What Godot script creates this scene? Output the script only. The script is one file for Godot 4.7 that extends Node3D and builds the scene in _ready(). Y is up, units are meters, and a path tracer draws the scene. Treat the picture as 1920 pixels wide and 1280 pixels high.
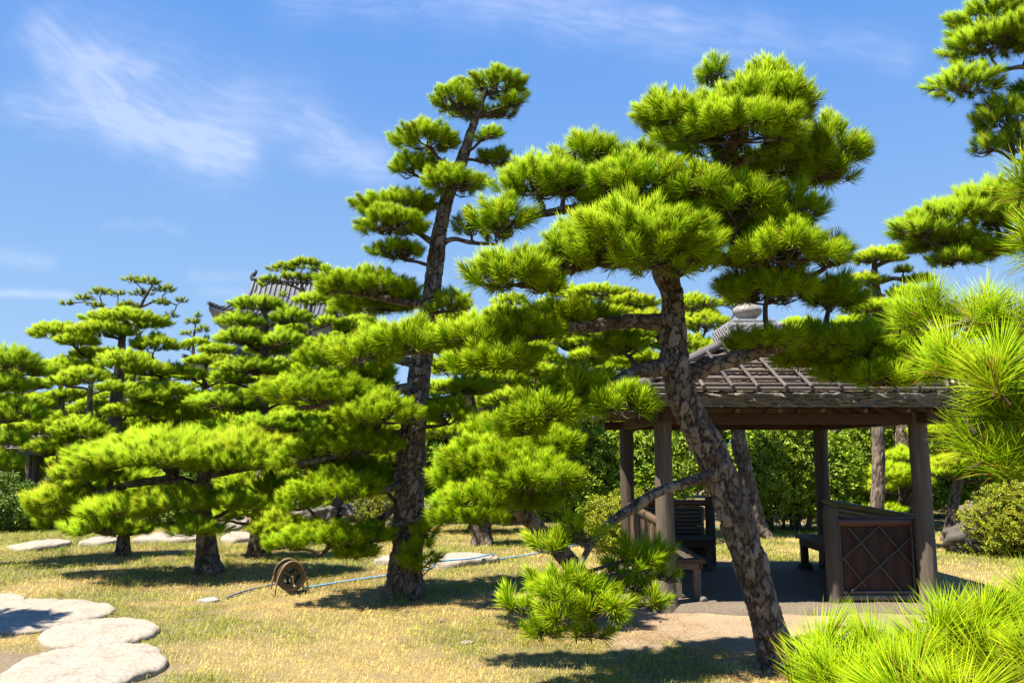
extends Node3D

# ---------------------------------------------------------------- camera numbers
const FOCAL := 1493.0          # of a 1920 x 1280 picture
const EYE := 1.6
var pitch := atan(205.0 / FOCAL)

# a point that stands `depth` metres in front of the eye, in the direction of picture position (px, py)
func at(px: float, py: float, depth: float) -> Vector3:
	var cx := (px - 960.0) / FOCAL
	var cy := (640.0 - py) / FOCAL
	var dir := Vector3(cx, cy * cos(pitch) + sin(pitch), cy * sin(pitch) - cos(pitch))
	return Vector3(0, EYE, 0) + dir * (depth / -dir.z)

func on_ground(px: float, py: float, h := 0.0) -> Vector3:
	var cx := (px - 960.0) / FOCAL
	var cy := (640.0 - py) / FOCAL
	var dir := Vector3(cx, cy * cos(pitch) + sin(pitch), cy * sin(pitch) - cos(pitch))
	return Vector3(0, EYE, 0) + dir * ((h - EYE) / dir.y)

# ---------------------------------------------------------------- small mesh collector
class Builder:
	var v := PackedVector3Array()
	var n := PackedVector3Array()
	var c := PackedColorArray()
	var i := PackedInt32Array()
	func tri(a: Vector3, b: Vector3, d: Vector3, col: Color):
		var nn := (d - a).cross(b - a).normalized()
		var k := v.size()
		v.append(a); v.append(b); v.append(d)
		n.append(nn); n.append(nn); n.append(nn)
		c.append(col); c.append(col); c.append(col)
		i.append(k); i.append(k + 1); i.append(k + 2)
	func quad(a: Vector3, b: Vector3, d: Vector3, e: Vector3, col: Color):
		tri(a, b, d, col)
		tri(a, d, e, col)
	# a box with bevelled edges; basis carries its turn
	func box(centre: Vector3, size: Vector3, col: Color, bas := Basis.IDENTITY, bev := 0.006):
		var h := size * 0.5
		bev = minf(bev, minf(h.x, minf(h.y, h.z)) * 0.5)
		var q := h - Vector3.ONE * bev
		for axis in 3:
			var u := (axis + 1) % 3
			var w := (axis + 2) % 3
			for s in [-1.0, 1.0]:
				var p: Array[Vector3] = []
				for k in [[-1, -1], [1, -1], [1, 1], [-1, 1]]:
					var t := Vector3.ZERO
					t[axis] = s * h[axis]
					t[u] = k[0] * q[u]
					t[w] = k[1] * q[w]
					p.append(centre + bas * t)
				if s > 0: quad(p[0], p[3], p[2], p[1], col)
				else: quad(p[0], p[1], p[2], p[3], col)
			for s1 in [-1.0, 1.0]:
				for s2 in [-1.0, 1.0]:
					var p2: Array[Vector3] = []
					for k in [[0, -1], [0, 1], [1, 1], [1, -1]]:
						var t := Vector3.ZERO
						t[axis] = k[1] * q[axis]
						t[u] = s1 * (h[u] if k[0] == 0 else q[u])
						t[w] = s2 * (q[w] if k[0] == 0 else h[w])
						p2.append(centre + bas * t)
					if s1 * s2 > 0: quad(p2[0], p2[1], p2[2], p2[3], col)
					else: quad(p2[0], p2[3], p2[2], p2[1], col)
		for sx in [-1.0, 1.0]:
			for sy in [-1.0, 1.0]:
				for sz in [-1.0, 1.0]:
					var a := centre + bas * Vector3(sx * h.x, sy * q.y, sz * q.z)
					var b := centre + bas * Vector3(sx * q.x, sy * h.y, sz * q.z)
					var d := centre + bas * Vector3(sx * q.x, sy * q.y, sz * h.z)
					if sx * sy * sz > 0: tri(a, d, b, col)
					else: tri(a, b, d, col)
	# a smooth round tube along pts
	func tube(pts: PackedVector3Array, rad: PackedFloat32Array, sides: int, col: Color, wob := 0.0, noise: FastNoiseLite = null, cap := true):
		var up := Vector3(0.31, 0.2, 0.93)
		var k0 := v.size()
		var m := pts.size()
		for a in m:
			var t := (pts[mini(a + 1, m - 1)] - pts[maxi(a - 1, 0)]).normalized()
			up = up - t * up.dot(t)
			if up.length() < 0.05:
				up = Vector3(1, 0.3, 0) - t * Vector3(1, 0.3, 0).dot(t)
			up = up.normalized()
			var side := t.cross(up)
			for s in sides:
				var f := TAU * s / sides
				var o := up * cos(f) + side * sin(f)
				var r := rad[a]
				var cc := col
				if noise:
					var g := noise.get_noise_3dv((pts[a] + o * r) * 1.0)
					r *= 1.0 + wob * g
					cc = col * (1.0 + 0.5 * noise.get_noise_3dv((pts[a] + o * r) * 2.3))
					cc.a = 1.0
				v.append(pts[a] + o * r)
				n.append(o)
				c.append(cc)
		for a in m - 1:
			for s in sides:
				var p := k0 + a * sides + s
				var q := k0 + a * sides + (s + 1) % sides
				i.append_array(PackedInt32Array([p, q, q + sides, p, q + sides, p + sides]))
		if cap:
			for e in [0, m - 1]:
				var t := (pts[1] - pts[0]).normalized() * -1.0 if e == 0 else (pts[m - 1] - pts[m - 2]).normalized()
				var kc := v.size()
				v.append(pts[e]); n.append(t); c.append(col)
				for s in sides:
					v.append(v[k0 + e * sides + s]); n.append(t); c.append(col)
				for s in sides:
					i.append_array(PackedInt32Array([kc, kc + 1 + s, kc + 1 + (s + 1) % sides]))
	# a turned shape round the y axis: profile of (radius, height)
	func lathe(centre: Vector3, prof: Array, sides: int, col: Color):
		var k0 := v.size()
		for a in prof.size():
			var p0: Vector2 = prof[maxi(a - 1, 0)]
			var p1: Vector2 = prof[mini(a + 1, prof.size() - 1)]
			var dd := (p1 - p0).normalized()
			for s in sides:
				var f := TAU * s / sides
				v.append(centre + Vector3(cos(f) * prof[a].x, prof[a].y, sin(f) * prof[a].x))
				n.append(Vector3(cos(f) * dd.y, -dd.x, sin(f) * dd.y).normalized())
				c.append(col)
		for a in prof.size() - 1:
			for s in sides:
				var p := k0 + a * sides + s
				var q := k0 + a * sides + (s + 1) % sides
				i.append_array(PackedInt32Array([p, q, q + sides, p, q + sides, p + sides]))
	func smooth_normals(from := 0):
		for k in range(from, v.size()):
			n[k] = Vector3.ZERO
		for t in range(0, i.size(), 3):
			var a := i[t]
			var b := i[t + 1]
			var d := i[t + 2]
			if a < from:
				continue
			var nn := (v[d] - v[a]).cross(v[b] - v[a])
			n[a] += nn; n[b] += nn; n[d] += nn
		for k in range(from, v.size()):
			n[k] = n[k].normalized()
	func flip():
		for k in n.size():
			n[k] = -n[k]
	func mesh(mat: Material) -> ArrayMesh:
		# wind every face clockwise as seen from the side its normals point to
		for t in range(0, i.size(), 3):
			var a := i[t]
			var b := i[t + 1]
			var d := i[t + 2]
			if (v[d] - v[a]).cross(v[b] - v[a]).dot(n[a] + n[b] + n[d]) < 0.0:
				i[t + 1] = d
				i[t + 2] = b
		var arr := []
		arr.resize(Mesh.ARRAY_MAX)
		arr[Mesh.ARRAY_VERTEX] = v
		arr[Mesh.ARRAY_NORMAL] = n
		arr[Mesh.ARRAY_COLOR] = c
		arr[Mesh.ARRAY_INDEX] = i
		var me := ArrayMesh.new()
		me.add_surface_from_arrays(Mesh.PRIMITIVE_TRIANGLES, arr)
		me.surface_set_material(0, mat)
		return me

# ---------------------------------------------------------------- object helpers
var names := {}
var rng := RandomNumberGenerator.new()
func numbered(called: String) -> String:
	var k: int = names.get(called, 0)
	names[called] = k + 1
	return called if k == 0 else "%s_%03d" % [called, k]
func tag(o: Node, label: String, category: String, group := "", kind := ""):
	if label: o.set_meta("label", label)
	if category: o.set_meta("category", category)
	if group: o.set_meta("group", group)
	if kind: o.set_meta("kind", kind)
func thing(called: String, label: String, category: String, where: Vector3, group := "") -> Node3D:
	var o := Node3D.new()
	o.name = numbered(called)
	add_child(o)
	o.position = where
	tag(o, label, category, group)
	return o
func part(parent: Node, called: String, me: Mesh, where := Vector3.ZERO) -> MeshInstance3D:
	var o := MeshInstance3D.new()
	o.name = numbered(called) if parent == self else called
	o.mesh = me
	o.position = where
	parent.add_child(o, true)
	return o
func structure(called: String, me: Mesh, where := Vector3.ZERO) -> MeshInstance3D:
	var o := part(self, called, me, where)
	o.set_meta("kind", "structure")
	return o
func scatter(parent: Node, called: String, me: Mesh, ts: Array, cols: Array, where := Vector3.ZERO) -> MultiMeshInstance3D:
	var mm := MultiMesh.new()
	mm.transform_format = MultiMesh.TRANSFORM_3D
	mm.use_colors = true
	mm.mesh = me
	mm.instance_count = ts.size()
	for k in ts.size():
		mm.set_instance_transform(k, ts[k])
		mm.set_instance_color(k, cols[k])
	var o := MultiMeshInstance3D.new()
	o.name = numbered(called) if parent == self else called
	o.multimesh = mm
	o.position = where
	o.set_meta("kind", "stuff")
	parent.add_child(o, true)
	return o
func rf(a: float, b: float) -> float:
	return rng.randf_range(a, b)
func turn_to(y: Vector3, roll: float, s: float) -> Basis:
	y = y.normalized()
	var x := Vector3(0.37, 0.11, 0.92).cross(y).normalized()
	var z := x.cross(y)
	var x2 := x * cos(roll) + z * sin(roll)
	return Basis(x2, y, x2.cross(y)).scaled_local(Vector3(s, s, s)) if true else Basis()
func noise_of(kind: int, freq: float, seed_: int, oct := 3) -> FastNoiseLite:
	var f := FastNoiseLite.new()
	f.noise_type = kind
	f.frequency = freq
	f.seed = seed_
	f.fractal_octaves = oct
	if oct <= 1: f.fractal_type = FastNoiseLite.FRACTAL_NONE
	return f
func curve(pts: Array, per: int) -> Array:   # Catmull-Rom through arrays of floats
	var out := []
	for k in pts.size() - 1:
		var p0: Array = pts[maxi(k - 1, 0)]
		var p1: Array = pts[k]
		var p2: Array = pts[k + 1]
		var p3: Array = pts[mini(k + 2, pts.size() - 1)]
		for s in per:
			var t := float(s) / per
			var r := []
			for e in p1.size():
				r.append(cubic_interpolate(p1[e], p2[e], p0[e], p3[e], t))
			out.append(r)
	out.append(pts[-1])
	return out

# ---------------------------------------------------------------- materials
func lin(r: float, g: float, b: float) -> Color:
	return Color(r, g, b).linear_to_srgb()
func grain(freq: Vector2, seed_: int, lo: float, hi: float, size := 256, oct := 4, kind := FastNoiseLite.TYPE_SIMPLEX_SMOOTH) -> ImageTexture:
	var f := noise_of(kind, 1.0, seed_, oct)
	var im := Image.create(size, size, false, Image.FORMAT_RGB8)
	var data := PackedByteArray()
	data.resize(size * size * 3)
	for y in size:
		for x in size:
			var a := TAU * x / size
			var b := float(y) / size
			# wraps both ways: blend two halves in y, circle in x
			var n1 := f.get_noise_3d(cos(a) * freq.x, sin(a) * freq.x, b * freq.y)
			var n2 := f.get_noise_3d(cos(a) * freq.x, sin(a) * freq.x, (b - 1.0) * freq.y)
			var nn := lerpf(n1, n2, b) * 0.9 + 0.5
			var q := int(clampf(lerpf(lo, hi, nn), 0.0, 1.0) * 255.0)
			var k := (y * size + x) * 3
			data[k] = q; data[k + 1] = q; data[k + 2] = q
	im.set_data(size, size, false, Image.FORMAT_RGB8, data)
	return ImageTexture.create_from_image(im)
func mat(rough: float, tex: Texture2D = null, scale := Vector3.ONE, bump := 0.0, world := true, spec := 0.5) -> StandardMaterial3D:
	var m := StandardMaterial3D.new()
	m.vertex_color_use_as_albedo = true
	m.roughness = rough
	m.metallic_specular = spec
	if tex:
		m.albedo_texture = tex
		m.uv1_triplanar = true
		m.uv1_world_triplanar = world
		m.uv1_scale = scale
		if bump > 0.0:
			m.heightmap_enabled = true
			m.heightmap_texture = tex
			m.heightmap_scale = bump
	return m

var M := {}
func make_materials():
	var fine := grain(Vector2(5, 30), 3, 0.7, 1.0)
	var streak := grain(Vector2(9, 5), 5, 0.55, 1.0)
	var rough := grain(Vector2(4, 24), 8, 0.66, 1.0, 256, 5)
	M.bark = mat(0.9, rough, Vector3(3, 1.6, 3), 0.9)
	M.twig = mat(0.9)
	M.needle = mat(0.5, null, Vector3.ONE, 0.0, true, 0.25)
	M.needle.backlight_enabled = true
	M.needle.backlight = Color(0.95, 0.95, 0.4)
	M.leaf = mat(0.4, null, Vector3.ONE, 0.0, true, 0.35)
	M.leaf.backlight_enabled = true
	M.leaf.backlight = Color(0.45, 0.5, 0.25)
	M.grass = mat(0.7)
	M.grass.backlight_enabled = true
	M.grass.backlight = Color(0.5, 0.5, 0.35)
	M.soil = mat(0.95, rough, Vector3(1.7, 1.7, 1.7), 1.0)
	M.stone = mat(0.85, fine, Vector3(0.9, 0.9, 0.9), 0.5)
	M.wood = mat(0.8, streak, Vector3(5, 0.7, 5), 0.35)
	M.wood_level = mat(0.8, streak, Vector3(0.8, 4, 4), 0.3)
	M.bamboo = mat(0.45, fine, Vector3(2, 2, 2), 0.05)
	M.thatch = mat(0.95, streak, Vector3(6, 1.0, 1.5), 1.2)
	M.eave = mat(0.95, streak, Vector3(1.2, 9, 9), 1.5)
	M.tile = mat(0.55, fine, Vector3(0.6, 0.6, 0.6), 0.2)
	M.plaster = mat(0.9, rough, Vector3(0.4, 0.4, 0.4), 0.1)
	M.metal = mat(0.5, fine, Vector3(3, 3, 3), 0.05)
	M.rubber = mat(0.5)
	M.plaster.albedo_color = lin(0.62, 0.62, 0.62)
	M.eave.albedo_color = Color.WHITE
	M.thatch.albedo_color = Color.WHITE
	M.bamboo.albedo_color = lin(0.78, 0.78, 0.78)
	M.wood_level.albedo_color = lin(0.88, 0.88, 0.88)
	M.wood.albedo_color = lin(0.88, 0.88, 0.88)
	M.stone.albedo_color = lin(0.68, 0.68, 0.68)
	M.soil.albedo_color = lin(0.92, 0.92, 0.92)
	M.bark.albedo_color = lin(0.85, 0.85, 0.85)

# ---------------------------------------------------------------- needles
# a shoot that points along +y, with needles of length 1 radiating from it (scaled when placed)
func tuft(count: int, width: float, bent: bool, seed_: int, spread := 1.0) -> ArrayMesh:
	rng.seed = seed_
	var b := Builder.new()
	for k in count:
		var u := (k + rf(0, 1)) / count
		var a := k * 2.39996 + rf(-0.4, 0.4)
		var base := Vector3(0, lerpf(-0.28, 0.22, u), 0)
		var open := lerpf(1.25, 0.08, pow(u, 0.8)) * spread + rf(-0.14, 0.14)
		var d := Vector3(cos(a) * sin(open), cos(open), sin(a) * sin(open))
		var l := rf(0.72, 1.05)
		var pick := rf(0, 1)
		var col := Color(0.37, 0.54, 0.006)
		col = col.lerp(Color(0.52, 0.63, 0.012), rf(0, 0.7)) if pick > 0.45 else col.lerp(Color(0.19, 0.39, 0.010), rf(0, 0.8))
		if pick > 0.975 or (u < 0.12 and pick > 0.8): col = Color(0.34, 0.20, 0.03)
		var side := d.cross(Vector3(rf(-1, 1), rf(-1, 1), rf(-1, 1))).normalized()
		var oth := d.cross(side)
		var w := width * rf(0.8, 1.2)
		var p0 := base
		var tip := base + d * l + Vector3(0, -0.05, 0) * l * sin(open)
		var k0 := b.v.size()
		if bent:
			var mid := base + d * l * 0.55 + Vector3(0, 0.035, 0) * sin(open)
			for s in 3:
				var f := TAU * s / 3
				var o := side * cos(f) + oth * sin(f)
				b.v.append(p0 + o * w * 0.8); b.n.append(o); b.c.append(col)
			for s in 3:
				var f := TAU * s / 3
				var o := side * cos(f) + oth * sin(f)
				b.v.append(mid + o * w); b.n.append(o); b.c.append(col)
			b.v.append(tip); b.n.append(d); b.c.append(col)
			for s in 3:
				var t := (s + 1) % 3
				b.i.append_array(PackedInt32Array([k0 + s, k0 + t, k0 + 3 + t, k0 + s, k0 + 3 + t, k0 + 3 + s, k0 + 3 + s, k0 + 3 + t, k0 + 6]))
		else:
			for s in 3:
				var f := TAU * s / 3
				var o := side * cos(f) + oth * sin(f)
				b.v.append(p0 + o * w); b.n.append((o + d * 0.15).normalized()); b.c.append(col)
			b.v.append(tip); b.n.append(d); b.c.append(col)
			for s in 3:
				b.i.append_array(PackedInt32Array([k0 + s, k0 + (s + 1) % 3, k0 + 3]))
	# the woody shoot and its pale bud
	b.tube(PackedVector3Array([Vector3(0, -0.5, 0), Vector3(0.01, -0.2, 0), Vector3(0, 0.2, 0)]), PackedFloat32Array([0.03, 0.03, 0.026]), 5, Color(0.09, 0.055, 0.03), 0.0, null, false)
	b.tube(PackedVector3Array([Vector3(0, 0.2, 0), Vector3(0, 0.27, 0), Vector3(0, 0.36, 0)]), PackedFloat32Array([0.035, 0.032, 0.006]), 5, Color(0.5, 0.4, 0.28), 0.0, null, false)
	return b.mesh(M.needle)

var tufts := {}      # level of detail -> variants
var barknoise: FastNoiseLite
var barkcell: FastNoiseLite
var barkvalue: FastNoiseLite
var padnoise: FastNoiseLite

func make_tufts():
	tufts.close = [tuft(150, 0.0078, true, 1, 1.15), tuft(135, 0.0078, true, 2, 1.25), tuft(140, 0.008, true, 3, 1.05)]
	tufts.near = [tuft(92, 0.015, true, 11), tuft(84, 0.015, true, 12), tuft(78, 0.016, true, 13, 0.85)]
	tufts.mid = [tuft(66, 0.025, false, 21), tuft(60, 0.025, false, 22), tuft(56, 0.026, false, 23, 0.85)]
	tufts.far = [tuft(46, 0.034, false, 31), tuft(42, 0.034, false, 32, 0.85)]
	barknoise = noise_of(FastNoiseLite.TYPE_SIMPLEX_SMOOTH, 6.0, 4, 3)
	barkcell = noise_of(FastNoiseLite.TYPE_CELLULAR, 16.0, 9, 1)
	barkcell.cellular_return_type = FastNoiseLite.RETURN_DISTANCE2_SUB
	barkcell.cellular_jitter = 1.0
	barkvalue = noise_of(FastNoiseLite.TYPE_CELLULAR, 16.0, 9, 1)
	barkvalue.cellular_return_type = FastNoiseLite.RETURN_CELL_VALUE
	barkvalue.cellular_jitter = 1.0
	padnoise = noise_of(FastNoiseLite.TYPE_SIMPLEX_SMOOTH, 1.6, 17, 2)

const PLATE_A := Color(0.33, 0.27, 0.21)
const PLATE_B := Color(0.13, 0.094, 0.066)
const FISSURE := Color(0.035, 0.022, 0.015)

# trunk or heavy limb with plated bark; pts: arrays [x, y, z, r] relative to the tree's foot
func bark_tube(pts: Array, sides: int, amp: float, root: bool) -> Builder:
	var b := Builder.new()
	var up := Vector3(0.31, 0.05, 0.93)
	var m := pts.size()
	for a in m:
		var p := Vector3(pts[a][0], pts[a][1], pts[a][2])
		var q0: Array = pts[maxi(a - 1, 0)]
		var q1: Array = pts[mini(a + 1, m - 1)]
		var t := (Vector3(q1[0], q1[1], q1[2]) - Vector3(q0[0], q0[1], q0[2])).normalized()
		up = (up - t * up.dot(t)).normalized()
		var side := t.cross(up)
		var r0: float = pts[a][3] * 0.86
		var am := minf(amp, r0 * 0.13)
		for s in sides:
			var f := TAU * s / sides
			var o := up * cos(f) + side * sin(f)
			var r := r0
			if root:
				var low := clampf(1.0 - p.y / 0.45, 0.0, 1.0)
				r *= 1.0 + low * low * (0.28 + 0.22 * sin(f * 3.0 + 1.0) + 0.14 * sin(f * 5.0))
			var w := p + o * r
			r *= 1.0 + 0.16 * barknoise.get_noise_3dv(w * 0.45)
			var q := Vector3(w.x, w.y * 0.42, w.z) + Vector3(1, 0.6, -1) * 0.045 * barknoise.get_noise_3dv(w * 1.6)
			var e := (barkcell.get_noise_3dv(q) + 1.0)
			var plate := smoothstep(0.02, 0.17, e)
			var val := barkvalue.get_noise_3dv(q)
			r += am * (plate - 0.75 + 0.5 * val) + am * 0.3 * barknoise.get_noise_3dv(w * 5.0)
			var col := PLATE_B.lerp(PLATE_A, clampf(0.5 + 0.7 * val + 0.6 * barknoise.get_noise_3dv(w * 2.5), 0.0, 1.0))
			col = FISSURE.lerp(col, smoothstep(0.04, 0.15, e))
			b.v.append(p + o * r)
			b.n.append(o)
			b.c.append(col)
	for a in m - 1:
		for s in sides:
			var p := a * sides + s
			var q := a * sides + (s + 1) % sides
			b.i.append_array(PackedInt32Array([p, q, q + sides, p, q + sides, p + sides]))
	b.smooth_normals()
	if b.n.size() and b.n[sides * (m / 2)].dot(b.v[sides * (m / 2)] - Vector3(pts[m / 2][0], pts[m / 2][1], pts[m / 2][2])) < 0:
		b.flip()
	return b

# one cloud of foliage: tufts over a lumpy dome and the fork of twigs that carries it; sizes are the outline's half sizes
func foliage_pad(tree: Node3D, c: Vector3, root: Vector3, rx: float, ry: float, rz: float, L: float, lod: String, dens: float, r_branch: float, tint: Color, sparse := false):
	var ts := []
	var cols := []
	var sx := maxf(rx - 0.5 * L, 0.35 * rx)
	var sz := maxf(rz - 0.5 * L, 0.35 * rz)
	var sy := maxf(ry - 0.25 * L, 0.4 * ry)
	var gap := L * 0.53 / dens
	var n := maxi(int(PI * sx * sz / (gap * gap)), 4)
	var off := rf(0, TAU)
	var seat := c + tree.position
	var sites := []
	for k in n:
		var r := sqrt((k + 0.5) / n)
		var a := k * 2.39996 + off + rf(-0.3, 0.3)
		var edge := 1.0 + 0.38 * padnoise.get_noise_3d(seat.x * 3.0 + cos(a) * 0.8, seat.y * 3.0, seat.z * 3.0 + sin(a) * 0.8)
		var p := Vector3(cos(a) * sx * r * edge, 0, sin(a) * sz * r * edge)
		p += Vector3(rf(-1, 1), 0, rf(-1, 1)) * gap * 0.45
		var lump := padnoise.get_noise_3d((seat.x + p.x) * 1.5 / (L * 4.0), seat.y * 7.0, (seat.z + p.z) * 1.5 / (L * 4.0))
		p.y = sy * (0.95 * (1.0 - r * r) - 0.42 + 0.75 * lump * (1.0 - 0.5 * r)) + rf(-0.08, 0.08) * sy
		var d := Vector3(cos(a), 0, sin(a)) * pow(r, 1.3) * 1.15 + Vector3(0, 1.1 - 0.5 * r, 0)
		d += Vector3(rf(-1, 1), rf(-0.4, 0.6), rf(-1, 1)) * (0.85 if lod == "close" else 0.32)
		ts.append(Transform3D(turn_to(d, rf(0, TAU), L * rf(0.78, 1.12)), p - d.normalized() * L * 0.35))
		sites.append(p)
		var g := rf(0.82, 1.12)
		cols.append(Color(tint.r * g * rf(0.92, 1.1), tint.g * g, tint.b * g))
	# a lower, sideways skirt and the inner growth
	var n2 := int(n * (0.22 if sparse else 0.32))
	for k in n2:
		var r := sqrt(rf(0.3, 1.0))
		var a := rf(0, TAU)
		var p := Vector3(cos(a) * sx * r * 0.96, 0, sin(a) * sz * r * 0.96)
		p.y = -sy * rf(0.35, 0.7)
		var d := Vector3(cos(a), 0, sin(a)) * (0.4 + r) + Vector3(rf(-1, 1) * 0.4, rf(0.15, 0.9), rf(-1, 1) * 0.4)
		ts.append(Transform3D(turn_to(d, rf(0, TAU), L * rf(0.7, 1.0)), p - d.normalized() * L * 0.3))
		var g := rf(0.8, 1.1)
		cols.append(Color(tint.r * g * rf(0.92, 1.1), tint.g * g, tint.b * g))
	var vs: Array = tufts[lod]
	scatter(tree, "foliage_pad", vs[rng.randi() % vs.size()], ts, cols, c)
	# the branch: from root, up under the pad, then forks
	var b := Builder.new()
	var belly := c + Vector3(0, -sy * 0.75, 0)
	var col := Color(0.06, 0.043, 0.032)
	var sag := (belly - root).length()
	var p1 := root.lerp(belly, 0.35) + Vector3(rf(-1, 1), rf(-0.3, 0.5), rf(-1, 1)) * sag * 0.12
	var p2 := root.lerp(belly, 0.72) + Vector3(rf(-1, 1), rf(-0.6, 0.6), rf(-1, 1)) * sag * 0.10
	var main := curve([[root.x, root.y, root.z, r_branch], [p1.x, p1.y, p1.z, r_branch * 0.9], [p2.x, p2.y, p2.z, r_branch * 0.75], [belly.x, belly.y, belly.z, r_branch * 0.6]], 4)
	var pts := PackedVector3Array()
	var rad := PackedFloat32Array()
	for e in main:
		pts.append(Vector3(e[0], e[1], e[2])); rad.append(e[3])
	var detail := 0 if lod == "far" else 1
	b.tube(pts, rad, 7 if detail else 5, col, 0.35, barknoise)
	var forks := 5 if lod == "far" else sites.size() if lod == "close" else 11
	for k in forks:
		var s: Vector3 = sites[k if lod == "close" else int((k + rf(0.2, 0.8)) / forks * sites.size()) % sites.size()]
		var e := c + s - Vector3(0, L * 0.35, 0)
		var st := pts[pts.size() - 1 - (k % 4)]
		var md := st.lerp(e, 0.5) + Vector3(rf(-0.15, 0.15) * sx, -sy * rf(0.0, 0.35), rf(-0.15, 0.15) * sz)
		var rr := r_branch * rf(0.3, 0.5) * (0.5 if lod == "close" else 1.0)
		b.tube(PackedVector3Array([st, st.lerp(md, 0.55) + Vector3(0, -0.05 * sy, 0), md, md.lerp(e, 0.6) + Vector3(rf(-0.05, 0.05) * sx, 0, 0), e]), PackedFloat32Array([rr, rr * 0.85, rr * 0.7, rr * 0.5, rr * 0.3]), 5 if detail else 4, col, 0.3, barknoise, false)
		if detail and lod != "close":
			for j in 4:
				var s2: Vector3 = sites[rng.randi() % sites.size()]
				var e2 := c + s2 - Vector3(0, L * 0.3, 0)
				if (e2 - e).length() > 0.75 * maxf(sx, 0.15):
					e2 = e + (e2 - e).normalized() * 0.6 * maxf(sx, 0.15)
				var st2 := md.lerp(e, rf(0.0, 0.8))
				b.tube(PackedVector3Array([st2, st2.lerp(e2, 0.5) + Vector3(rf(-0.03, 0.03), -0.12 * sy, rf(-0.03, 0.03)), e2]), PackedFloat32Array([rr * 0.5, rr * 0.4, rr * 0.25]), 4, col, 0.2, barknoise, false)
	part(tree, "branch", b.mesh(M.twig))

# a shaped pine. trunk and limbs: [px, py, width px, towards the eye in m]; pads: [px, py, half width px, half height px, towards the eye in m]
func pine(called: String, label: String, o: Dictionary) -> Node3D:
	rng.seed = hash(label)
	var d: float = o.d
	var s := d / FOCAL
	var L: float = o.get("L", 0.13)
	var lod: String = o.get("lod", "mid")
	var dens: float = o.get("dens", 1.0)
	var tint: Color = o.get("tint", Color.WHITE)
	var tr: Array = o.trunk
	var foot := at(tr[0][0], tr[0][1], d - tr[0][3])
	foot.y = -0.03
	var tree := thing(called, label, "tree", foot, o.get("group", ""))
	var skel := []     # points limbs can leave from
	var lines := [tr]
	lines.append_array(o.get("limbs", []))
	for li in lines.size():
		var q := []
		for e in lines[li]:
			var w := at(e[0], e[1], d - e[3]) - foot
			q.append([w.x, w.y, w.z, e[2] * 0.5 * s])
		if li == 0: q[0][0] = 0.0; q[0][1] = 0.0; q[0][2] = 0.0
		var hi: bool = o.get("fine", false)
		var length := 0.0
		for k in q.size() - 1:
			length += Vector3(q[k][0] - q[k + 1][0], q[k][1] - q[k + 1][1], q[k][2] - q[k + 1][2]).length()
		var rings := int(length / (0.012 if hi else 0.028)) if li == 0 or hi else 24
		if lod == "far": rings = 16
		var fine := curve(q, maxi(rings / (q.size() - 1), 3))
		var sides := (96 if li == 0 else 48) if hi else ((44 if li == 0 else 16) if lod == "mid" else 10)
		var b := bark_tube(fine, sides, (0.022 if li == 0 else 0.010) if hi else 0.008, li == 0)
		part(tree, "trunk" if li == 0 else "limb", b.mesh(M.bark))
		var step := maxi(fine.size() / 40, 1)
		for k in range(int(fine.size() * o.get("bare", 0.125)) if li == 0 else 2, fine.size(), step):
			skel.append(fine[k])
	for e in o.pads:
		var c := at(e[0], e[1], d - e[4]) - foot
		var sd: float = (d - e[4]) / FOCAL
		var full: float = o.get("full", 1.1)
		var rx: float = e[2] * sd * (0.5 + 0.5 * full)
		var ry: float = e[3] * sd * full
		var thin: bool = e.size() > 5
		var rz: float = rx * rf(0.75, 0.95)
		var belly := c - Vector3(0, ry, 0)
		var best := 1e9
		var root := Vector3.ZERO
		var rr := 0.02
		for k in skel:
			var w := Vector3(k[0], k[1], k[2])
			var cost := (w - belly).length() + 0.7 * maxf(0.0, w.y - belly.y)
			if cost < best:
				best = cost
				root = w
				rr = k[3]
		foliage_pad(tree, c, root, rx, ry, rz, L, lod, dens * (0.72 if thin else 1.0), clampf(0.035 * rx + 0.012, 0.012, rr * 0.8), tint, thin or o.get("sparse", false))
	return tree

# a shaped pine laid out by rule: tiers of pads round a trunk
func tiered_pine(label: String, px: float, d: float, top_py: float, width_px: float, tiers: int, o := {}):
	rng.seed = hash(label) + 5
	var foot := at(px, 845, d)
	var s := d / FOCAL
	var fy := 845.0 + EYE / s
	var lean: float = o.get("lean", rf(-20, 20))
	var h := fy - top_py
	var low: float = o.get("low", 0.35)
	var tw: float = o.get("trunk", 0.2 / s)
	var tr := []
	for k in 6:
		var t := k / 5.0
		tr.append([px + lean * t + (rf(-8, 8) if k in [1, 2, 3, 4] else 0.0), fy - h * t * 0.96, tw * (1.0 - 0.75 * t), 0.0])
	var pads := [[px + lean, top_py + h * 0.035, width_px * 0.32, maxf(h * 0.035, 10.0), 0.0]]
	for k in tiers:
		var t := float(k) / tiers
		var y := lerpf(top_py + h * 0.07, fy - h * low, t)
		var reach := width_px * (0.5 + 0.5 * t) * rf(0.85, 1.1)
		var x := px + lean * (fy - y) / h
		var a0 := rf(0, TAU)
		var m: int = 3 if k < 2 else 4
		for j in m:
			var a := a0 + TAU * j / m + rf(-0.3, 0.3)
			var w := reach * rf(0.4, 0.55)
			pads.append([x + cos(a) * reach * 0.58, y + rf(-6, 10), w, w * rf(0.26, 0.36) + 4.0, sin(a) * reach * 0.55 * s])
	var spec := {"d": d, "trunk": tr, "pads": pads, "L": o.get("L", 0.12), "lod": o.get("lod", "far"), "dens": o.get("dens", 0.9), "tint": o.get("tint", Color.WHITE), "group": o.get("group", "pines of the garden's background")}
	pine("pine_tree", label, spec)

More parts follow.
